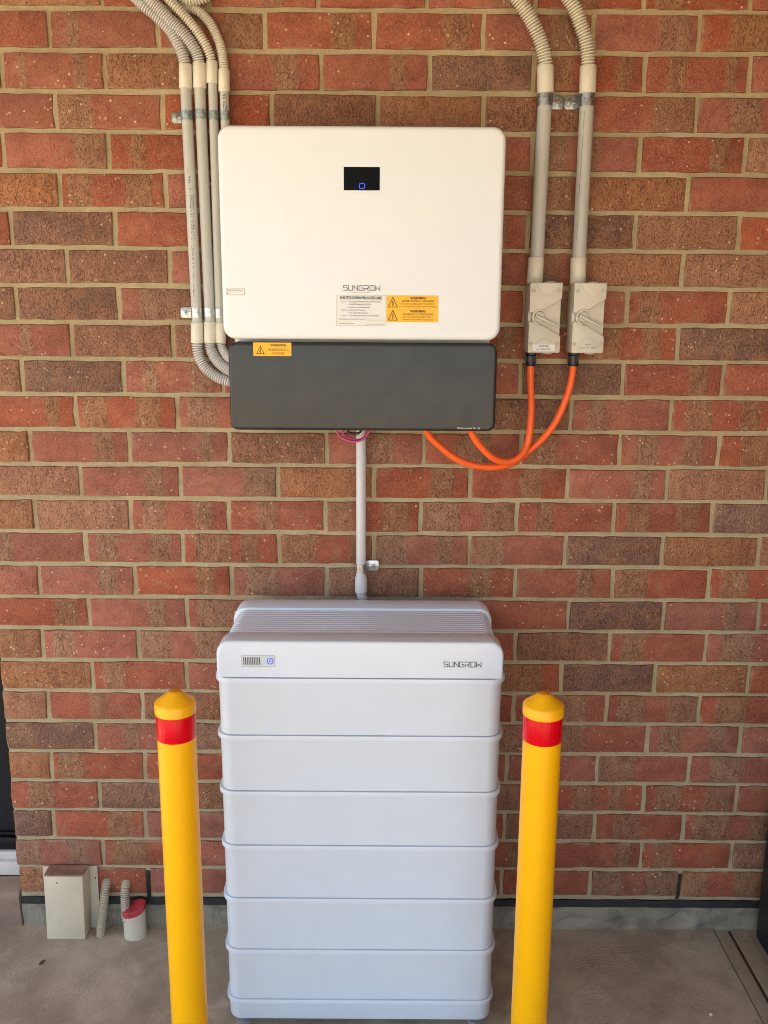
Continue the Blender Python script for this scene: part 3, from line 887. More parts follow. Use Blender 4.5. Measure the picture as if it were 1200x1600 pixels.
text('WARNING', 0.0082, M['brownink'], lh, -0.2325, ty, 1.5750, align='CENTER', bold=0.00015, width=0.0345)
text('HAZARDOUS D.C.', 0.0068, M['brownink'], lh, -0.2325, ty, 1.5660, align='CENTER', width=0.0450)
text('VOLTAGE', 0.0068, M['brownink'], lh, -0.2325, ty, 1.5580, align='CENTER', width=0.0260)
lp = label('array_label', inv, -0.3415, -0.3020, 1.6818, 1.6968, -0.2003, M['lab_white'], 0.0006)
lp['label'] = 'small white array isolator label'
text('PV Array DC Isolator', 0.0048, M['greyink'], lp, -0.3390, -0.2012, 1.6905, width=0.0330)
text('A', 0.0048, M['greyink'], lp, -0.3390, -0.2012, 1.6845)
e2 = MB(); border(e2, -0.3413, -0.3022, 1.6820, 1.6966, -0.2011, 0.0006); e2.box(-0.333, -0.305, -0.2011, -0.2009, 1.6838, 1.6842)
e2.build('label_border', M['lab_edge'], lp, 0)
text('Clean power for all', 0.0066, M['paleink'], low, 0.1570, -0.1954, 1.3985, width=0.0505, bold=0.00006)

# ------------------------------------------------------------------ conduits
def conduit(label_, parts, group=None, loc=None):
    t = thing('conduit', loc, label_, 'conduit', group)
    for nm, mb, mat in parts: mb.build(nm, mat, t, 40)
    return t
def cyl(x0, z0, x1, z1, y, r, seg=20):
    return MB().tube([(x0, y, z0), (x1, y, z1)], r, seg)
def sleeve(x0, z0, x1, z1, y, r):
    d = Vector((x1 - x0, 0, z1 - z0)); L = d.length; d.normalize()
    a = Vector((x0, y, z0)); p = [a, a + d * 0.0012, a + d * (L - 0.0012), a + d * L]
    return MB().tube(p, [r - 0.001, r, r, r - 0.001], 24)

F1 = [(-0.445, -0.025, 2.1748), (-0.4495, -0.0263, 2.1952), (-0.4569, -0.0275, 2.2143), (-0.4695, -0.0288, 2.2396), (-0.4865, -0.03, 2.2596), (-0.5089, -0.0312, 2.2794), (-0.53, -0.0325, 2.2954), (-0.5546, -0.0337, 2.3201), (-0.5731, -0.035, 2.3546), (-0.60, -0.04, 2.46), (-0.61, -0.05, 2.66)]
F2 = [(-0.4146, -0.025, 2.1776), (-0.418, -0.0288, 2.1974), (-0.4277, -0.0340, 2.2169), (-0.4482, -0.0400, 2.2427), (-0.4728, -0.046, 2.2644), (-0.4957, -0.050, 2.2871), (-0.5106, -0.053, 2.301), (-0.5356, -0.055, 2.3308), (-0.5466, -0.057, 2.3604), (-0.555, -0.06, 2.46), (-0.56, -0.06, 2.66)]
F3 = [(-0.3869, -0.025, 2.1829), (-0.3902, -0.0285, 2.1978), (-0.4001, -0.033, 2.2204), (-0.4195, -0.0385, 2.249), (-0.4416, -0.044, 2.2736), (-0.4634, -0.048, 2.2951), (-0.4797, -0.0485, 2.3127), (-0.502, -0.0483, 2.3451), (-0.5105, -0.05, 2.3746), (-0.515, -0.05, 2.46), (-0.515, -0.05, 2.66)]
F4 = [(-0.3614, -0.025, 2.1622), (-0.3617, -0.0242, 2.182), (-0.3665, -0.0235, 2.2133), (-0.3769, -0.0227, 2.2418), (-0.3903, -0.022, 2.265), (-0.4094, -0.0205, 2.2845), (-0.4275, -0.019, 2.2938), (-0.4473, -0.0175, 2.2990), (-0.4690, -0.016, 2.312), (-0.478, -0.016, 2.345), (-0.478, -0.016, 2.45), (-0.478, -0.016, 2.66)]
F5 = [(-0.4600, -0.042, 2.40), (-0.4640, -0.040, 2.345), (-0.4591, -0.036, 2.324), (-0.4386, -0.03, 2.3078), (-0.4205, -0.03, 2.3072), (-0.3995, -0.03, 2.3123), (-0.3797, -0.03, 2.3248), (-0.3611, -0.03, 2.345), (-0.35, -0.03, 2.40), (-0.345, -0.03, 2.66)]
GL = 'grey conduits running down left of the inverter'
YC = -0.025
# lower flexible ends pass under the left flank of the inverter
B1 = [(-0.4420, YC, 1.580), (-0.4420, YC, 1.560), (-0.437, -0.027, 1.540), (-0.424, -0.030, 1.519), (-0.404, -0.034, 1.503), (-0.380, -0.040, 1.492), (-0.345, -0.046, 1.484), (-0.320, -0.05, 1.482)]
B2 = [(-0.4120, YC, 1.582), (-0.4115, YC, 1.565), (-0.406, -0.028, 1.552), (-0.395, -0.034, 1.536), (-0.379, -0.042, 1.522), (-0.355, -0.05, 1.511), (-0.325, -0.055, 1.506)]
B3 = [(-0.3870, YC, 1.582), (-0.3860, YC, 1.570), (-0.382, -0.028, 1.560), (-0.374, -0.034, 1.549), (-0.360, -0.042, 1.538), (-0.330, -0.05, 1.530)]
conduit('outermost left conduit, grey with printed lettering, curving in under the inverter', [
    ('flexible_hose', corrugated(F1, 0.0128, 0.0056), M['flex']), ('coupling', sleeve(-0.4450, 2.179, -0.4468, 2.129, YC, 0.0148), M['coupling']),
    ('pipe', cyl(-0.4467, 2.135, -0.4400, 1.615, YC, 0.0125), M['pipe']), ('coupling', sleeve(-0.4406, 1.623, -0.4422, 1.576, YC, 0.0146), M['coupling']),
    ('flexible_hose', corrugated(B1, 0.0128, 0.0056), M['flex'])], GL, (-0.4435, YC, 1.48))
c1 = bpy.data.objects['conduit']
conduit('second conduit from the left, grey, its top hose lying over the outermost one', [
    ('flexible_hose', corrugated(F2, 0.0128, 0.0050), M['flex']), ('coupling', sleeve(-0.4146, 2.182, -0.4156, 2.130, YC, 0.0148), M['coupling']),
    ('pipe', cyl(-0.4157, 2.135, -0.4103, 1.615, YC, 0.0125), M['pipe']), ('coupling', sleeve(-0.4105, 1.625, -0.4120, 1.577, YC, 0.0146), M['coupling']),
    ('flexible_hose', corrugated(B2, 0.0128, 0.0050), M['flex'])], GL, (-0.413, YC, 1.50))
conduit('third left conduit, thinner and grey, partly tucked behind the inverter edge', [
    ('flexible_hose', corrugated(F3, 0.0105, 0.0054), M['flexcream']), ('coupling', sleeve(-0.3868, 2.186, -0.3884, 2.140, YC, 0.0125), M['coupling']),
    ('pipe', cyl(-0.3870, 2.145, -0.3877, 1.615, YC, 0.0102), M['pipe']), ('coupling', sleeve(-0.3868, 1.622, -0.3870, 1.577, YC, 0.0124), M['coupling']),
    ('flexible_hose', corrugated(B3, 0.0105, 0.0050), M['flex'])], GL, (-0.387, YC, 1.53))
conduit('short visible conduit nearest the inverter corner, its hose bending left at the top', [
    ('flexible_hose', corrugated(F4, 0.0105, 0.0050), M['flexcream']), ('coupling', sleeve(-0.3606, 2.169, -0.3621, 2.123, YC, 0.0125), M['coupling']),
    ('pipe', cyl(-0.3616, 2.128, -0.3616, 1.62, YC, 0.0102), M['pipe'])], GL, (-0.3616, YC, 1.62))
cf = corrugated(F5, 0.0125, 0.0062).build('corrugated_hose', M['flexcream'], None, 40)
tag(cf, 'cream corrugated hose looping across the top edge above the left conduits', 'hose')

# printed lettering on the outermost pipe, reading upwards
text('ELECTRICAL SOLAR 3 25 22057  1.3 UP 450/0  AS/NZS2053', 0.0135, M['faintink_and_shade'], c1, -0.4352, 0, 1.668, name='lettering', wrap=(-0.4435, YC, 0.0128), rot=R(90), width=0.235)
text('61386 [ ]', 0.0135, M['faintink_and_shade'], c1, -0.4380, 0, 1.915, name='lettering', wrap=(-0.4455, YC, 0.0128), rot=R(90), width=0.045)
c4 = bpy.data.objects['conduit.003']
text('AS/NZS 25', 0.011, M['ink'], c4, -0.3560, 0, 2.062, name='lettering', wrap=(-0.3616, YC, 0.0105), rot=R(90), width=0.055)

GR = 'conduits above the isolator switches'
R1 = [(0.3486, -0.025, 2.1768), (0.341, -0.0279, 2.2097), (0.3295, -0.0307, 2.2372), (0.3155, -0.0336, 2.2619), (0.2988, -0.0364, 2.2863), (0.2809, -0.0393, 2.308), (0.2591, -0.0421, 2.3296), (0.2305, -0.045, 2.3534), (0.20, -0.05, 2.42), (0.19, -0.05, 2.66)]
R2 = [(0.4415, -0.025, 2.1786), (0.4377, -0.0279, 2.2103), (0.43, -0.0307, 2.2378), (0.4184, -0.0336, 2.2625), (0.4068, -0.0364, 2.2869), (0.3913, -0.0393, 2.3087), (0.3704, -0.0421, 2.3302), (0.3441, -0.045, 2.354), (0.315, -0.05, 2.42), (0.305, -0.05, 2.66)]
conduit('clean grey conduit with cream hose dropping into the isolator nearest the inverter', [
    ('flexible_hose', corrugated(R1, 0.0158, 0.0062, 22), M['flexcream']), ('coupling', sleeve(0.3470, 2.181, 0.3494, 2.124, YC, 0.0182), M['coupling']),
    ('pipe', cyl(0.3492, 2.130, 0.3455, 1.765, YC, 0.0158, 24), M['pipe']), ('coupling', sleeve(0.3434, 1.774, 0.3425, 1.716, YC - 0.002, 0.0182), M['coupling'])], GR, (0.3465, YC, 1.72))
cr = conduit('grey conduit with a dark scuff line, dropping into the outer right isolator', [
    ('flexible_hose', corrugated(R2, 0.0158, 0.0062, 22), M['flexcream']), ('coupling', sleeve(0.4412, 2.181, 0.4424, 2.124, YC, 0.0182), M['coupling']),
    ('pipe', cyl(0.4424, 2.130, 0.4425, 1.765, YC, 0.0158, 24), M['pipe']), ('coupling', sleeve(0.4408, 1.774, 0.4415, 1.716, YC - 0.002, 0.0182), M['coupling'])], GR, (0.4424, YC, 1.72))
sc_ = MB(); rs = random.Random(3); ang = -0.48; zz = 2.085; pv = None
L1 = []
while zz > 1.80:
    wdt = 0.0009 * (1 if zz > 1.9 else 0.5) * rs.uniform(0.3, 1.2)
    for sgn in (-1, 1):
        a = ang + sgn * wdt / 0.016
        L1.append((0.4424 + 0.01605 * math.sin(a), YC - 0.01605 * math.cos(a), zz))
    zz -= 0.012; ang += rs.uniform(-0.045, 0.025)
    ang = max(-0.75, min(-0.4, ang))
sc_.add(L1, [(2 * i, 2 * i + 1, 2 * i + 3, 2 * i + 2) for i in range(len(L1) // 2 - 1)])
sc_.build('scuff_mark', M['seam'], cr, 0)

cc = conduit('single pale conduit running from under the inverter down to the battery', [
    ('pipe', MB().tube([(-0.0581, YC, 1.42), (-0.0580, YC, 1.012)], 0.0122, 24), M['pipe_pale']),
    ('coupling', MB().lathe([(0.0124, 0.046), (0.0128, 0.042), (0.0152, 0.036), (0.0154, 0.004), (0.0146, 0.0)], (-0.0578, YC, 0.9700), 24), M['pipe_pale']),
    ('flexible_hose', corrugated([(-0.0578, YC, 0.985), (-0.0572, YC, 0.968), (-0.054, -0.027, 0.955), (-0.048, -0.033, 0.942), (-0.040, -0.05, 0.928), (-0.03, -0.07, 0.92)], 0.0128, 0.0046), M['pipe_pale'])], None, (-0.058, YC, 0.93))

# ------------------------------------------------------------------ saddle clips
def clip(label_, x, z, r, side, tab=True, mat='zinc', h=0.019, tab_len=0.030, group=None, y=YC):
    t = thing('saddle_clip', (x, -0.001, z), label_, 'clip', group)
    mb = MB(); a0 = 200; pts_o, pts_i = [], []
    N = 18
    for i in range(N + 1):
        a = R(-20 + 220.0 * i / N)      # round the front of the pipe
        pts_o.append((x + (r + 0.0013) * math.cos(a), y - (r + 0.0013) * math.sin(a)))
        pts_i.append((x + (r + 0.0002) * math.cos(a), y - (r + 0.0002) * math.sin(a)))
    # leg back to the wall on the open side
    end = (x - (r + 0.001), -0.0008)
    poly = pts_o + [(x - (r + 0.0013), -0.0005), (x - r - 0.0002, -0.0005)] + pts_i[::-1]
    if side > 0:
        poly = [(2 * x - p[0], p[1]) for p in poly]
    lo = [(px, py, z - h / 2) for px, py in poly]; hi = [(px, py, z + h / 2) for px, py in poly]
    mb.loft([lo, hi])
    mb.build('strap', M[mat], t, 40)
    bead = MB().box(x - r * 0.35, x + r * 0.35, y - r - 0.0020, y - r + 0.004, z - 0.0012, z + 0.0012, 0.0006)
    bead.build('bead', M[mat], t)
    if tab:
        xa = x + side * (r + 0.0008); xb = x + side * (r + tab_len)
        w = h / 2 + 0.0015
        c_ = 0.004
        poly = [(xa, z - w), (xb - side * c_, z - w), (xb, z - w + c_), (xb, z + w - c_), (xb - side * c_, z + w), (xa, z + w)]
        tb = MB().prism(poly, -0.0036, -0.0020).build('tab', M[mat], t, 30, bevel=0.0004)
        cx_ = x + side * (r + tab_len * 0.58)
        MB().box(min(xa, cx_), max(xa, cx_), -0.0052, -0.0030, z - 0.0032, z + 0.0032, 0.0009).build('rib', M[mat], tb)
        MB().lathe([(0.0068, -0.0032), (0.0068, -0.0042), (0.0052, -0.0050)], (cx_, 0, z), 20, 'Y').build('washer', M[mat], tb)
        scw = MB().lathe([(0.0040, -0.0045), (0.0040, -0.0058), (0.0030, -0.0066)], (cx_, 0, z), 16, 'Y').build('screw', M['screw'], t)
        sl = MB(); sl.box(cx_ - .0024, cx_ + .0024, -0.0069, -0.0060, z - .0004, z + .0004); sl.box(cx_ - .0004, cx_ + .0004, -0.00695, -0.0060, z - .0024, z + .0024)
        sl.build('slot', M['ink'], scw, 0)
    return t
GC = 'saddle clips on the left conduits'
clip('steel clip with screwed tab at the top of the outermost left conduit', -0.4460, 2.0735, 0.0125, -1, True, 'zincblue', 0.020, 0.027, GC)
clip('dull steel strap at the top of the second left conduit', -0.4150, 2.0755, 0.0125, -1, False, 'zincblue', 0.020, group=GC)
clip('dull steel strap at the top of the third left conduit', -0.3871, 2.0740, 0.0102, -1, False, 'zincblue', 0.019, group=GC)
clip('dull steel strap beside the top left corner of the inverter', -0.3616, 2.0740, 0.0102, -1, False, 'zincblue', 0.019, group=GC)
clip('bright clip with screwed tab low on the outermost left conduit', -0.4405, 1.6455, 0.0125, -1, True, 'zinc', 0.022, 0.030, GC)
clip('bright strap low on the second left conduit', -0.4106, 1.6460, 0.0125, -1, False, 'zinc', 0.022, group=GC)
clip('bright strap low on the third left conduit, beside the inverter', -0.3877, 1.6440, 0.0102, -1, False, 'zinc', 0.020, group=GC)
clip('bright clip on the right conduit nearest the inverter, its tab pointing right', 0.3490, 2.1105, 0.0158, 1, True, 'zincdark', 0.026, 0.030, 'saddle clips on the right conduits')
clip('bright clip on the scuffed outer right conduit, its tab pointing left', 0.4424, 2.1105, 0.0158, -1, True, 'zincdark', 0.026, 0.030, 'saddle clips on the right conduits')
clip('bright clip on the pale conduit above the battery', -0.0580, 1.0315, 0.0122, 1, True, 'zinc', 0.024, 0.032)

# ------------------------------------------------------------------ isolator switches
def isolator(label_, x0, sticker):
    W, H, Z0, D = 0.0740, 0.1570, 1.5600, 0.080
    t = thing('isolator_switch', (x0 + W / 2, 0.0, Z0), label_, 'switch', 'isolator switches right of the inverter')
    def U(u): return x0 + u * W
    def V(v): return Z0 + v * H
    MB().box(x0 + 0.0012, x0 + W - 0.0012, -0.052, -0.0015, Z0 + 0.001, Z0 + H - 0.001, 0.004, 3).build('base', M['isolator'], t)
    cv = MB().box(x0, x0 + W, -0.0660, -0.0532, Z0, Z0 + H, 0.0025, 2).build('cover', M['isolator'], t)
    # raised upper and lower fields of the cover, either side of the slanting channel
    cu_, cv_ = 0.33, 0.51
    rr_ = 0.0180
    def ringpt(a): return (U(cu_) + rr_ * math.cos(R(a)), V(cv_) + rr_ * math.sin(R(a)))
    up_ = [(U(0.0) + .0006, V(1) - .0006), (U(1) - .0006, V(1) - .0006), (U(1) - .0006, V(0.775)), (U(0.955), V(0.765))] 
    up_ += [(U(0.48), V(0.625))] + [ringpt(a) for a in (75, 90, 105, 120, 135, 150)] + [(U(0.0) + .0006, V(0.585))]
    MB().prism(up_[::-1], -0.0800, -0.0655).build('upper_field', M['isolator'], cv, 30, bevel=0.0012)
    lo_ = [(U(0) + .0006, V(0) + .0006), (U(0) + .0006, V(0.435))] + [ringpt(a) for a in (210, 225, 240, 255)] + [(U(0.46), V(0.385)), (U(0.99), V(0.238)), (U(0.99), V(0.02)), (U(0.96), V(0) + .0006)]
    MB().prism(lo_, -0.0800, -0.0655).build('lower_field', M['isolator'], cv, 30, bevel=0.0012)
    # ring wall round the dial, open towards the handle
    ring = MB(); a0, a1, N = 62, 262, 26
    poly = [(U(cu_) + 0.0176 * math.cos(R(a0 + (a1 - a0) * i / N)), V(cv_) + 0.0176 * math.sin(R(a0 + (a1 - a0) * i / N))) for i in range(N + 1)]
    poly += [(U(cu_) + 0.0136 * math.cos(R(a1 - (a1 - a0) * i / N)), V(cv_) + 0.0136 * math.sin(R(a1 - (a1 - a0) * i / N))) for i in range(N + 1)]
    ring.prism(poly, -0.0812, -0.065).build('dial_guard', M['isolator'], cv, 40)
    dl = MB().lathe([(0.0126, -0.065), (0.0126, -0.0735), (0.0118, -0.0742)], (U(cu_), 0, V(cv_)), 28, 'Y').build('dial', M['isodial'], t, 40)
    a = Vector((U(0.20), V(0.535))); b = Vector((U(0.93), V(0.372)))
    d = (b - a).normalized(); nn = Vector((-d.y, d.x))
    hp = [a + nn * .0028, a - nn * .0028, b - nn * .0023, b + d * .0014, b + nn * .0023]
    MB().prism([(p.x, p.y) for p in hp], -0.0828, -0.0725).build('handle', M['isolator'], dl, 30, bevel=0.0011)
    # curved ledges at top and foot of the cover
    def segment(poly): return MB().prism(poly, -0.0822, -0.0795)
    N = 16
    top = [(U(0.20) + (U(0.93) - U(0.20)) * i / N, V(0.99) - 0.0285 * math.sin(math.pi * i / N) ** 0.75) for i in range(N + 1)]
    segment([(x, z) for x, z in top][::-1]).build('curved_ledge', M['isolator'], cv, 30, bevel=0.0007)
    foot_ = [(U(0.16) + (U(0.84) - U(0.16)) * i / N, V(0.015) + 0.0320 * math.sin(math.pi * i / N) ** 0.6) for i in range(N + 1)]
    segment(foot_).build('curved_ledge', M['isolator'], cv, 30, bevel=0.0007)
    for u, v in ((0.11, 0.885), (0.90, 0.885), (0.085, 0.13), (0.89, 0.13)):
        MB().lathe([(0.0040, -0.0797), (0.0040, -0.0803)], (U(u), 0, V(v)), 16, 'Y').build('screw_shade_disc', M['faintink_and_shade'], cv, 0)  # dark disc behind the screw, its contact shade put into the colour
        s_ = MB().lathe([(0.0034, -0.0798), (0.0034, -0.0808), (0.0027, -0.0812)], (U(u), 0, V(v)), 16, 'Y').build('screw', M['isodial'], t, 30)
    for px, pz, h0, h1 in ((0.70, H, -0.002, 0.0035), (0.70, 0.0, 0.002, -0.0038)):
        MB().lathe([(0.0125, h0), (0.0125, h1 * 0.75), (0.0108, h1)], (U(px), -0.036, Z0 + pz), 24, 'Z').build('blanking_plug', M['isolator'], t, 40)
    gx = U(0.20)
    gl = MB().lathe([(0.0122, 0.002), (0.0122, -0.006)], (gx, -0.036, Z0), 6, 'Z').lathe([(0.0108, -0.005), (0.0128, -0.008), (0.0128, -0.024), (0.0105, -0.0315), (0.0088, -0.032)], (gx, -0.036, Z0), 24, 'Z')
    g_ = gl.build('cable_gland', M['black'], t, 30)
    for i in range(12):
        q = 2 * math.pi * i / 12
        MB().box(gx + 0.0127 * math.cos(q) - .0009, gx + 0.0127 * math.cos(q) + .0009, -0.036 + 0.0127 * math.sin(q) - .0009, -0.036 + 0.0127 * math.sin(q) + .0009, Z0 - 0.023, Z0 - 0.0085).build('grip_rib', M['black'], g_, 0)
    if sticker:
        ls = label('isolator_label', t, U(0.13), U(0.83), V(0.028), V(0.128), -0.0823, M['lab_white'], 0.0008)
        text('INVERTER', 0.0058, M['ink'], ls, U(0.48), -0.0832, V(0.085), align='CENTER', width=0.0225, bold=0.0001)
        text('A.C. ISOLATOR', 0.0058, M['ink'], ls, U(0.48), -0.0832, V(0.042), align='CENTER', width=0.0330, bold=0.0001)
        e_ = MB(); border(e_, U(0.132), U(0.828), V(0.0295), V(0.1265), -0.0831, 0.0004); e_.build('label_border', M['lab_edge'], ls, 0)
    else:
        e_ = MB()
        for (u0, u1, v0) in ((0.40, 0.58, 0.125), (0.24, 0.42, 0.075), (0.24, 0.40, 0.06), (0.46, 0.52, 0.085), (0.60, 0.74, 0.08), (0.62, 0.74, 0.063)):
            e_.box(U(u0), U(u1), -0.0825, -0.0820, V(v0), V(v0) + 0.0010)
        e_.build('moulded_marks', M['faintink_and_shade'], t, 0)
    return t
isolator('beige isolator switch nearest the inverter, with a white sticker at its foot', 0.3240, True)
isolator('outer right beige isolator switch without a sticker', 0.4235, False)

# ------------------------------------------------------------------ orange cables and loose wires
O1 = [(0.3388, -0.036, 1.545), (0.3388, -0.037, 1.5314), (0.3396, -0.044, 1.4875), (0.3418, -0.0563, 1.4179), (0.3355, -0.0667, 1.3541), (0.3175, -0.0756, 1.3204), (0.2866, -0.0844, 1.308), (0.2553, -0.0933, 1.3167), (0.2238, -0.1022, 1.3434), (0.1983, -0.1111, 1.3786), (0.1908, -0.12, 1.4119)]
O2 = [(0.4383, -0.036, 1.545), (0.4381, -0.0375, 1.532), (0.4365, -0.041, 1.51), (0.4285, -0.045, 1.4687), (0.4035, -0.050, 1.4029), (0.3699, -0.0545, 1.3577), (0.33, -0.059, 1.323), (0.2956, -0.065, 1.3003), (0.2584, -0.0733, 1.2938), (0.2122, -0.0817, 1.2979), (0.1661, -0.09, 1.3157), (0.1261, -0.1, 1.3469), (0.0969, -0.11, 1.3778), (0.0872, -0.12, 1.4113)]
for P, lab_ in ((O1, 'shorter inner orange cable from the stickered isolator up into the inverter'), (O2, 'longer outer orange cable sweeping from the right isolator under the inner one')):
    o = MB().tube(spline(P, 0.008), 0.0080, 18).build('cable', M['orange'], None, 60)
    tag(o, lab_, 'cable', 'orange cables below the isolators')
W1 = [(-0.1184, -0.07, 1.405), (-0.1109, -0.0733, 1.3703), (-0.0958, -0.0767, 1.3588), (-0.0747, -0.08, 1.3534), (-0.0554, -0.0767, 1.3576), (-0.0405, -0.0733, 1.3723), (-0.0346, -0.07, 1.405)]
W2 = [(-0.1055, -0.06, 1.405), (-0.0978, -0.064, 1.3690), (-0.0811, -0.07, 1.3600), (-0.0659, -0.073, 1.3563), (-0.0511, -0.07, 1.3610), (-0.0422, -0.065, 1.3745), (-0.0393, -0.06, 1.405)]
W3 = [(-0.095, -0.055, 1.405), (-0.088, -0.06, 1.3760), (-0.078, -0.062, 1.3705), (-0.062, -0.066, 1.3720), (-0.054, -0.066, 1.382), (-0.050, -0.06, 1.405)]
W4 = [(-0.066, -0.085, 1.366), (-0.058, -0.0845, 1.3700), (-0.052, -0.083, 1.3765), (-0.047, -0.078, 1.386), (-0.044, -0.075, 1.405)]
for P, mt, lab_ in ((W1, 'pink', 'larger loop of pink wire hanging under the inverter beside the pale conduit'), (W2, 'pink', 'smaller pink wire loop inside the larger one under the inverter'), (W3, 'black', 'thin black wire looped behind the pink wires under the inverter'), (W4, 'whitewire', 'short whitish wire end crossing the pink loops under the inverter')):
    o = MB().tube(spline(P, 0.003), 0.0029, 10).build('wire', M[mt], None, 60)
    tag(o, lab_, 'wire', 'loose wires under the inverter')

# ------------------------------------------------------------------ the battery stack
bat = thing('battery', (-0.052, -0.195, 0.0), 'pale grey floor-standing stacked battery with ribbed top, between the bollards', 'battery')
BX0, BX1, BYF, BYB = -0.3585, 0.2555, -0.3600, -0.0350
lips = [0.8800 - 0.1331 * i for i in range(7)]
PR = 0.030
for i in range(6):
    zt, zb = lips[i], lips[i + 1]
    L = [(0.0025, 0.0025, zb + 0.0008), (0.0006, 0.0006, zb + 0.0020), (0.0, 0.0, zb + 0.006), (-0.0008, -0.0004, zt - 0.0165), (-0.0060, -0.0016, zt - 0.0130), (-0.0078, -0.0020, zt - 0.0115), (-0.0078, -0.0020, zt - 0.0016), (-0.0072, -0.0016, zt - 0.0004), (0.004, 0.004, zt - 0.0002)]
    md = MB().loft(shell_xy(BX0, BX1, BYF, BYB, PR, L)).build('battery_module', M['battery'], bat, 40)
    MB().loft(shell_z(BX0, BX1, BYF, BYB, PR, [(0.0035, zb - 0.0010), (0.0035, zb + 0.0020)], 6)).build('gasket', M['seam'], md, 40)
zt = lips[6]
MB().loft(shell_xy(BX0, BX1, BYF, BYB, PR, [(0.006, 0.006, 0.0265), (0.0015, 0.0015, 0.0285), (0.0, 0.0, 0.031), (-0.0008, -0.0004, zt - 0.0145), (-0.0060, -0.0016, zt - 0.0115), (-0.0074, -0.0020, zt - 0.0100), (-0.0074, -0.0020, zt - 0.0016), (-0.0068, -0.0016, zt - 0.0004), (0.004, 0.004, zt - 0.0002)])).build('plinth', M['battery'], bat, 40)
for fx in (-0.325, 0.222):
    for fy in (-0.325, -0.075):
        MB().lathe([(0.020, 0.0), (0.020, 0.006), (0.008, 0.009), (0.008, 0.028)], (fx, fy, 0.0), 18).build('foot', M['seam'], bat)
# top cover: front block, recessed ribbed middle, rear block
def cover_loops():
    z0 = lips[0] + 0.0022; zt = 0.9630
    L = []
    for i in range(7):
        a = R(90.0 * i / 6); L.append((0.0065 * (1 - math.sin(a)), BYF + 0.0065 * (1 - math.cos(a))))
    L += [(0, -0.3030), (0.0012, -0.3000), (0.0070, -0.2985), (0.0070, -0.1320), (0.0012, -0.1310), (0, -0.1290), (0, -0.078)]
    for i in range(1, 7):
        a = R(90.0 * i / 6); L.append((0.022 * (1 - math.cos(a)), -0.078 + 0.038 * math.sin(a)))
    out = []
    for ins, y in L:
        x0, x1 = BX0 + ins, BX1 - ins; zz = zt - ins * 0.9
        r = 0.030
        pts = [(x1, z0)]
        for i in range(9):
            a = R(90.0 * i / 8); pts.append((x1 - r + r * math.cos(a), zz - r + r * math.sin(a)))
        for i in range(9):
            a = R(90 + 90.0 * i / 8); pts.append((x0 + r + r * math.cos(a), zz - r + r * math.sin(a)))
        pts.append((x0, z0))
        out.append([(x, y, z) for x, z in pts])
    return out
tc = MB().loft(cover_loops()).build('top_cover', M['battery'], bat, 45)
MB().loft(shell_z(BX0, BX1, BYF, BYB, PR, [(0.004, lips[0] - 0.001), (0.004, lips[0] + 0.0034)], 6)).build('gasket', M['seam'], tc, 40)
nr = 12
for i in range(nr):
    y = -0.2975 + 0.1645 * (i + 0.5) / nr
    P = [(x, z) for x, z in rrect(BX0 + 0.0065, BX1 - 0.0065, 0.90, 0.9578, 0.028, 0.0, 5, 0.002)]
    mb = MB().loft([[(x, y + 0.0042, z - 0.0012 if z > 0.92 else z) for x, z in P], [(x, y + 0.0030, z) for x, z in P], [(x, y - 0.0030, z) for x, z in P], [(x, y - 0.0042, z - 0.0012 if z > 0.92 else z) for x, z in P]])
    mb.build('rib', M['battery'], tc, 40)
ip = MB().loft(shell_y(-0.3045, -0.2335, 0.9068, 0.9318, 0.002, [(0, BYF + 0.002), (0, BYF - 0.0004), (0.0006, BYF - 0.0008)], 3)).build('indicator_panel', M['indicator'], bat, 30)
e_ = MB(); border(e_, -0.3047, -0.2333, 0.9066, 0.9320, BYF - 0.0009, 0.0007); e_.build('panel_border', M['lab_edge'], ip, 0)
for i in range(10):
    MB().box(-0.3005 + i * 0.00375, -0.3005 + i * 0.00375 + 0.0019, BYF - 0.0012, BYF - 0.0007, 0.9110, 0.9280).build('level_bar', M['greyink'], ip, 0)
bt = MB()
for r0, r1 in ((0.0054, 0.0074), (0.0012, 0.0026)):
    N = 28; vs = []
    for i in range(N):
        a = 2 * math.pi * i / N; vs.append((-0.2432 + r0 * math.cos(a), BYF - 0.0014, 0.9192 + r0 * math.sin(a)))
    for i in range(N):
        a = 2 * math.pi * i / N; vs.append((-0.2432 + r1 * math.cos(a), BYF - 0.0014, 0.9192 + r1 * math.sin(a)))
    bt.add(vs, [(i, (i + 1) % N, N + (i + 1) % N, N + i) for i in range(N)])
bt.build('button_ring', M['bluering'], ip, 0)
MB().lathe([(0.0078, -0.0004), (0.0078, -0.0010), (0.0072, -0.0012)], (-0.2432, BYF, 0.9192), 24, 'Y').build('power_button', M['indicator'], ip)
logo(bat, 0.1275, BYF - 0.0004, 0.9085, 0.0800, 0.0112, M['greyink'], 0.0017)

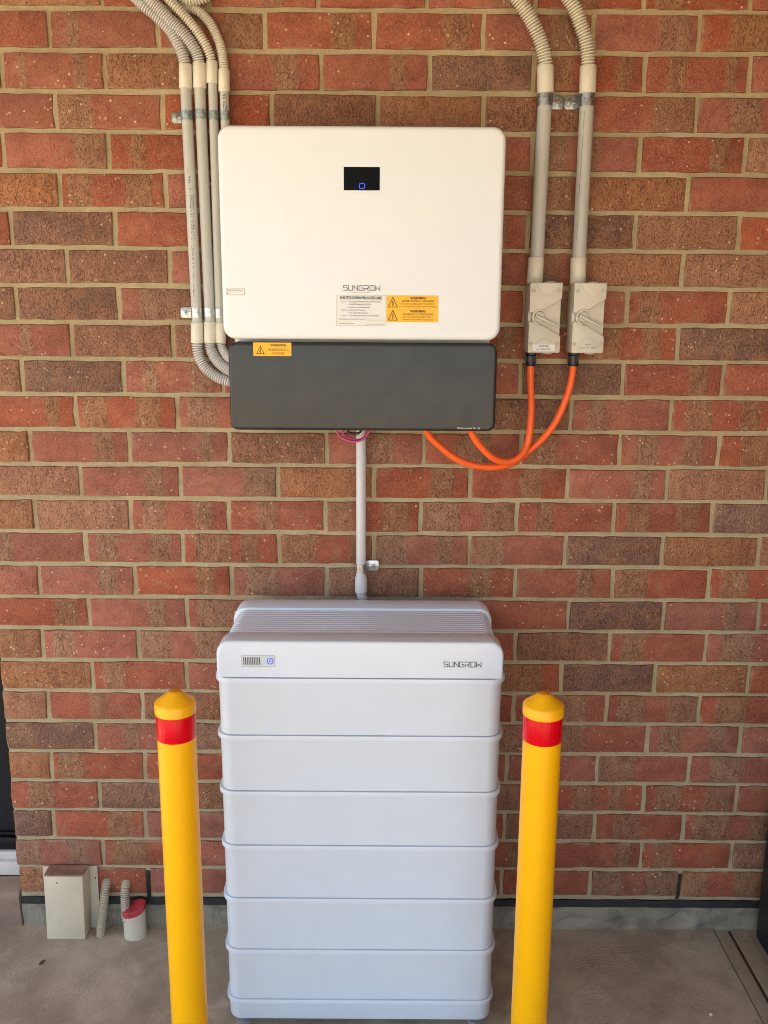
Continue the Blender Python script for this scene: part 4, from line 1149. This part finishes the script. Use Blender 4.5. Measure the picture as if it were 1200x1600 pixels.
# ------------------------------------------------------------------ bollards
def bollard(label_, x, y):
    t = thing('bollard', (x, y, 0.0), label_, 'bollard', 'yellow bollards guarding the battery')
    rp = 0.0372
    MB().lathe([(rp, 0.0), (rp, 0.907)], (x, y, 0), 48).build('post', M['yellow'], t, 40)
    MB().lathe([(rp + 0.0004, 0.8385), (rp + 0.0006, 0.8390), (rp + 0.0006, 0.8915), (rp + 0.0004, 0.892)], (x, y, 0), 48, 'Z', False, False).build('reflective_band', M['red'], t, 40)
    cp_ = MB().lathe([(rp + 0.0008, 0.8895), (rp + 0.0024, 0.8905), (rp + 0.0026, 0.9085), (rp + 0.0016, 0.9108), (0.0372, 0.9122), (0.0335, 0.9150), (0.0245, 0.9218), (0.0165, 0.9280), (0.0130, 0.9308), (0.0120, 0.9314)], (x, y, 0), 48).build('cap', M['yellowcap'], t, 30)
    MB().lathe([(0.0112, 0.9312), (0.0112, 0.9330), (0.0098, 0.9338)], (x, y, 0), 28).build('cap_plug', M['knob'], cp_, 30)
    bp = MB().loft([[(px, py, 0.0005) for px, py in rrect(x - 0.075, x + 0.075, y - 0.075, y + 0.075, 0.008)], [(px, py, 0.010) for px, py in rrect(x - 0.075, x + 0.075, y - 0.075, y + 0.075, 0.008)]]).build('base_plate', M['yellow'], t, 30)
    for sx in (-1, 1):
        for sy in (-1, 1):
            MB().lathe([(0.009, 0.010), (0.009, 0.018)], (x + sx * 0.058, y + sy * 0.058, 0), 6).build('anchor_bolt', M['zinc'], bp, 0)
    return t
bollard('yellow bollard with red reflective band at the left of the battery', -0.4035, -0.55)
bollard('yellow bollard with red reflective band at the right of the battery', 0.3085, -0.55)

# ------------------------------------------------------------------ small things along the foot of the wall
cb = thing('pipe_cover', (-0.845, -0.025, 0.0), 'cream sheet metal pipe cover screwed to the foot of the wall', 'pipe cover')
MB().prism([(-0.9165, 0.0), (-0.7705, 0.0), (-0.7690, 0.1880), (-0.9160, 0.1865)], -0.0042, -0.0030).build('back_plate', M['creamtin'], cb, 30)
bxm = MB().loft([[(-0.8995, -0.0045, 0.0), (-0.795, -0.0045, 0.0), (-0.789, -0.0045, 0.1910), (-0.8955, -0.0045, 0.1905)], [(-0.8995, -0.0530, 0.0), (-0.797, -0.0530, 0.0), (-0.7935, -0.0500, 0.1870), (-0.8965, -0.0500, 0.1870)]])
bx_ = bxm.build('box', M['creamtin'], cb, 30, bevel=0.0022)
MB().prism([(-0.8945, 0.1875), (-0.7915, 0.1875), (-0.7895, 0.1925), (-0.8955, 0.1920)], -0.0495, -0.0050).build('brown_top', M['browntin'], cb, 30)  # thin brown sheet over the top of the box
MB().lathe([(0.0022, -0.0045), (0.0022, -0.0056)], (-0.7755, 0, 0.153), 12, 'Y').build('screw_hole', M['ink'], cb, 0)
MB().lathe([(0.0018, -0.0512), (0.0018, -0.0524)], (-0.8620, 0, 0.1690), 12, 'Y').build('rivet', M['greyink'], cb, 0)
HA = [(-0.7475, 0.030, 0.134), (-0.7475, 0.008, 0.136), (-0.7470, -0.009, 0.131), (-0.7475, -0.018, 0.118), (-0.7495, -0.023, 0.098), (-0.7560, -0.029, 0.050), (-0.7600, -0.032, 0.015), (-0.762, -0.033, -0.02)]
ho = corrugated(HA, 0.0122, 0.0050, 18).build('corrugated_hose', M['flexlow'], None, 40)
tag(ho, 'buff corrugated hose running from the wall straight into the concrete beside the cream box', 'hose')
HB = [(-0.6945, 0.030, 0.131), (-0.6945, 0.008, 0.133), (-0.6940, -0.010, 0.128), (-0.6930, -0.021, 0.114), (-0.6915, -0.028, 0.096), (-0.6890, -0.036, 0.070), (-0.6860, -0.043, 0.050)]
ho = corrugated(HB, 0.0122, 0.0050, 18).build('corrugated_hose', M['flexlow'], None, 40)
tag(ho, 'buff corrugated hose bending from the wall into the red-topped pipe stub', 'hose')
ps = thing('pipe_stub', (-0.667, -0.0305, 0.0), 'cream plastic pipe stub with a red primed slanting top, by the wall', 'pipe')
def stub(z_lo, drop, r, ztop, seg=32, jag=0.0, c=(-0.667, -0.034)):
    lo, hi = [], []
    rs = random.Random(5)
    for i in range(seg):
        a = 2 * math.pi * i / seg
        px, py = c[0] + r * math.cos(a), c[1] + r * 0.80 * math.sin(a)
        sl = 0.30 * (px - c[0]) + 0.10 * (py - c[1])
        lo.append((px, py, z_lo + (sl if z_lo > 0 else 0) + (rs.uniform(-jag, jag) if z_lo > 0 else 0)))
        hi.append((px, py, ztop + sl))
    return lo, hi
lo, hi = stub(-0.01, 0, 0.0300, 0.0780)
MB().loft([lo, hi]).build('pipe', M['pvc'], ps, 40)
lo, hi = stub(0.0735, 0, 0.0318, 0.0870, jag=0.0016)
l2 = [(x * 0.96 + -0.667 * 0.04, y * 0.96 + -0.034 * 0.04, z + 0.0022) for x, y, z in hi]
MB().loft([lo, hi, l2]).build('cap', M['primer'], ps, 30)

# ------------------------------------------------------------------ dark cabinet at the right edge
cbn = thing('cabinet', (1.31, -0.22, 0.0), 'dark navy upright cabinet cut off by the right edge of the picture', 'cabinet')
MB().box(1.0085, 1.60, -0.40, -0.028, 0.004, 0.90, 0.012, 3).build('body', M['cabinet'], cbn)
MB().box(1.000, 1.61, -0.41, -0.022, 0.902, 0.935, 0.008, 3).build('lid', M['cabinet'], cbn)
MB().box(1.02, 1.59, -0.408, -0.401, 0.03, 0.88, 0.003).build('door', M['cabinet'], cbn)

# ------------------------------------------------------------------ litter on the concrete
def litter(name, x, y, s, mat, label_, cat, flat=0.6, seed=1):
    bm = bmesh.new(); bmesh.ops.create_icosphere(bm, subdivisions=2, radius=s)
    rs = random.Random(seed); o_ = Vector((rs.random() * 9, rs.random() * 9, 0))
    for v in bm.verts:
        v.co *= 1 + 0.35 * noise.noise(v.co / s * 1.3 + o_)
        v.co.z = v.co.z * flat + s * flat * 0.85
        v.co += Vector((x, y, 0))
    tag(MB().bm(bm).build(name, mat, None, 60), label_, cat)
litter('pebble', 0.7925, -0.3085, 0.0050, M['stone'], 'small pale pebble on the concrete right of the right bollard', 'pebble', 0.7, 2)
def leaf(x, y, s, rot):
    vs, fs = [], []
    N = 6
    for i in range(N + 1):
        t = i / N; w = s * 0.42 * math.sin(math.pi * t) ** 0.8
        for sg, lift in ((-1, 0.35), (0, 0.05), (1, 0.45)):
            a = (t - 0.5) * 2 * s; b = sg * w
            vs.append((x + a * math.cos(rot) - b * math.sin(rot), y + a * math.sin(rot) + b * math.cos(rot), 0.0015 + lift * w + 0.004 * t * t))
    for i in range(N):
        for q in range(2):
            k_ = i * 3 + q; fs.append((k_, k_ + 1, k_ + 4, k_ + 3))
    n0 = len(vs)
    vs += [(a, b, c - 0.0006) for a, b, c in vs]
    fs += [tuple(q + n0 for q in f[::-1]) for f in fs[:]]
    tag(MB().add(vs, fs).build('leaf', M['leaf'], None, 60), 'curled dry brown leaf on the concrete in front of the cream box', 'leaf')
leaf(-0.878, -0.145, 0.010, 0.9)

# loose grit along the foot of the wall and over the concrete
rs = random.Random(21)
gm = MB()
for i in range(900):
    if i < 520:
        x = rs.uniform(-0.985, 0.93); y = -0.002 - abs(rs.gauss(0, 0.018))
    else:
        x = rs.uniform(-1.05, 0.90); y = rs.uniform(-0.55, -0.01)
    q = rs.uniform(0.0005, 0.0016) * (1.5 if i < 520 and rs.random() < 0.15 else 1.0)
    a = rs.uniform(0, 3.14); ca, sa = math.cos(a) * q, math.sin(a) * q
    h = q * rs.uniform(0.6, 1.1)
    gm.add([(x + ca, y + sa, 0), (x - sa * 0.8, y + ca * 0.8, 0), (x - ca * 1.1, y - sa * 1.1, 0), (x + sa, y - ca, 0), (x, y, h + 0.0006)], [(0, 1, 4), (1, 2, 4), (2, 3, 4), (3, 0, 4)])
g = gm.build('grit', M['strip'], None, 0)
g['kind'] = 'stuff'; g['label'] = 'fine loose grit lying on the concrete along the wall'; g['category'] = 'grit'
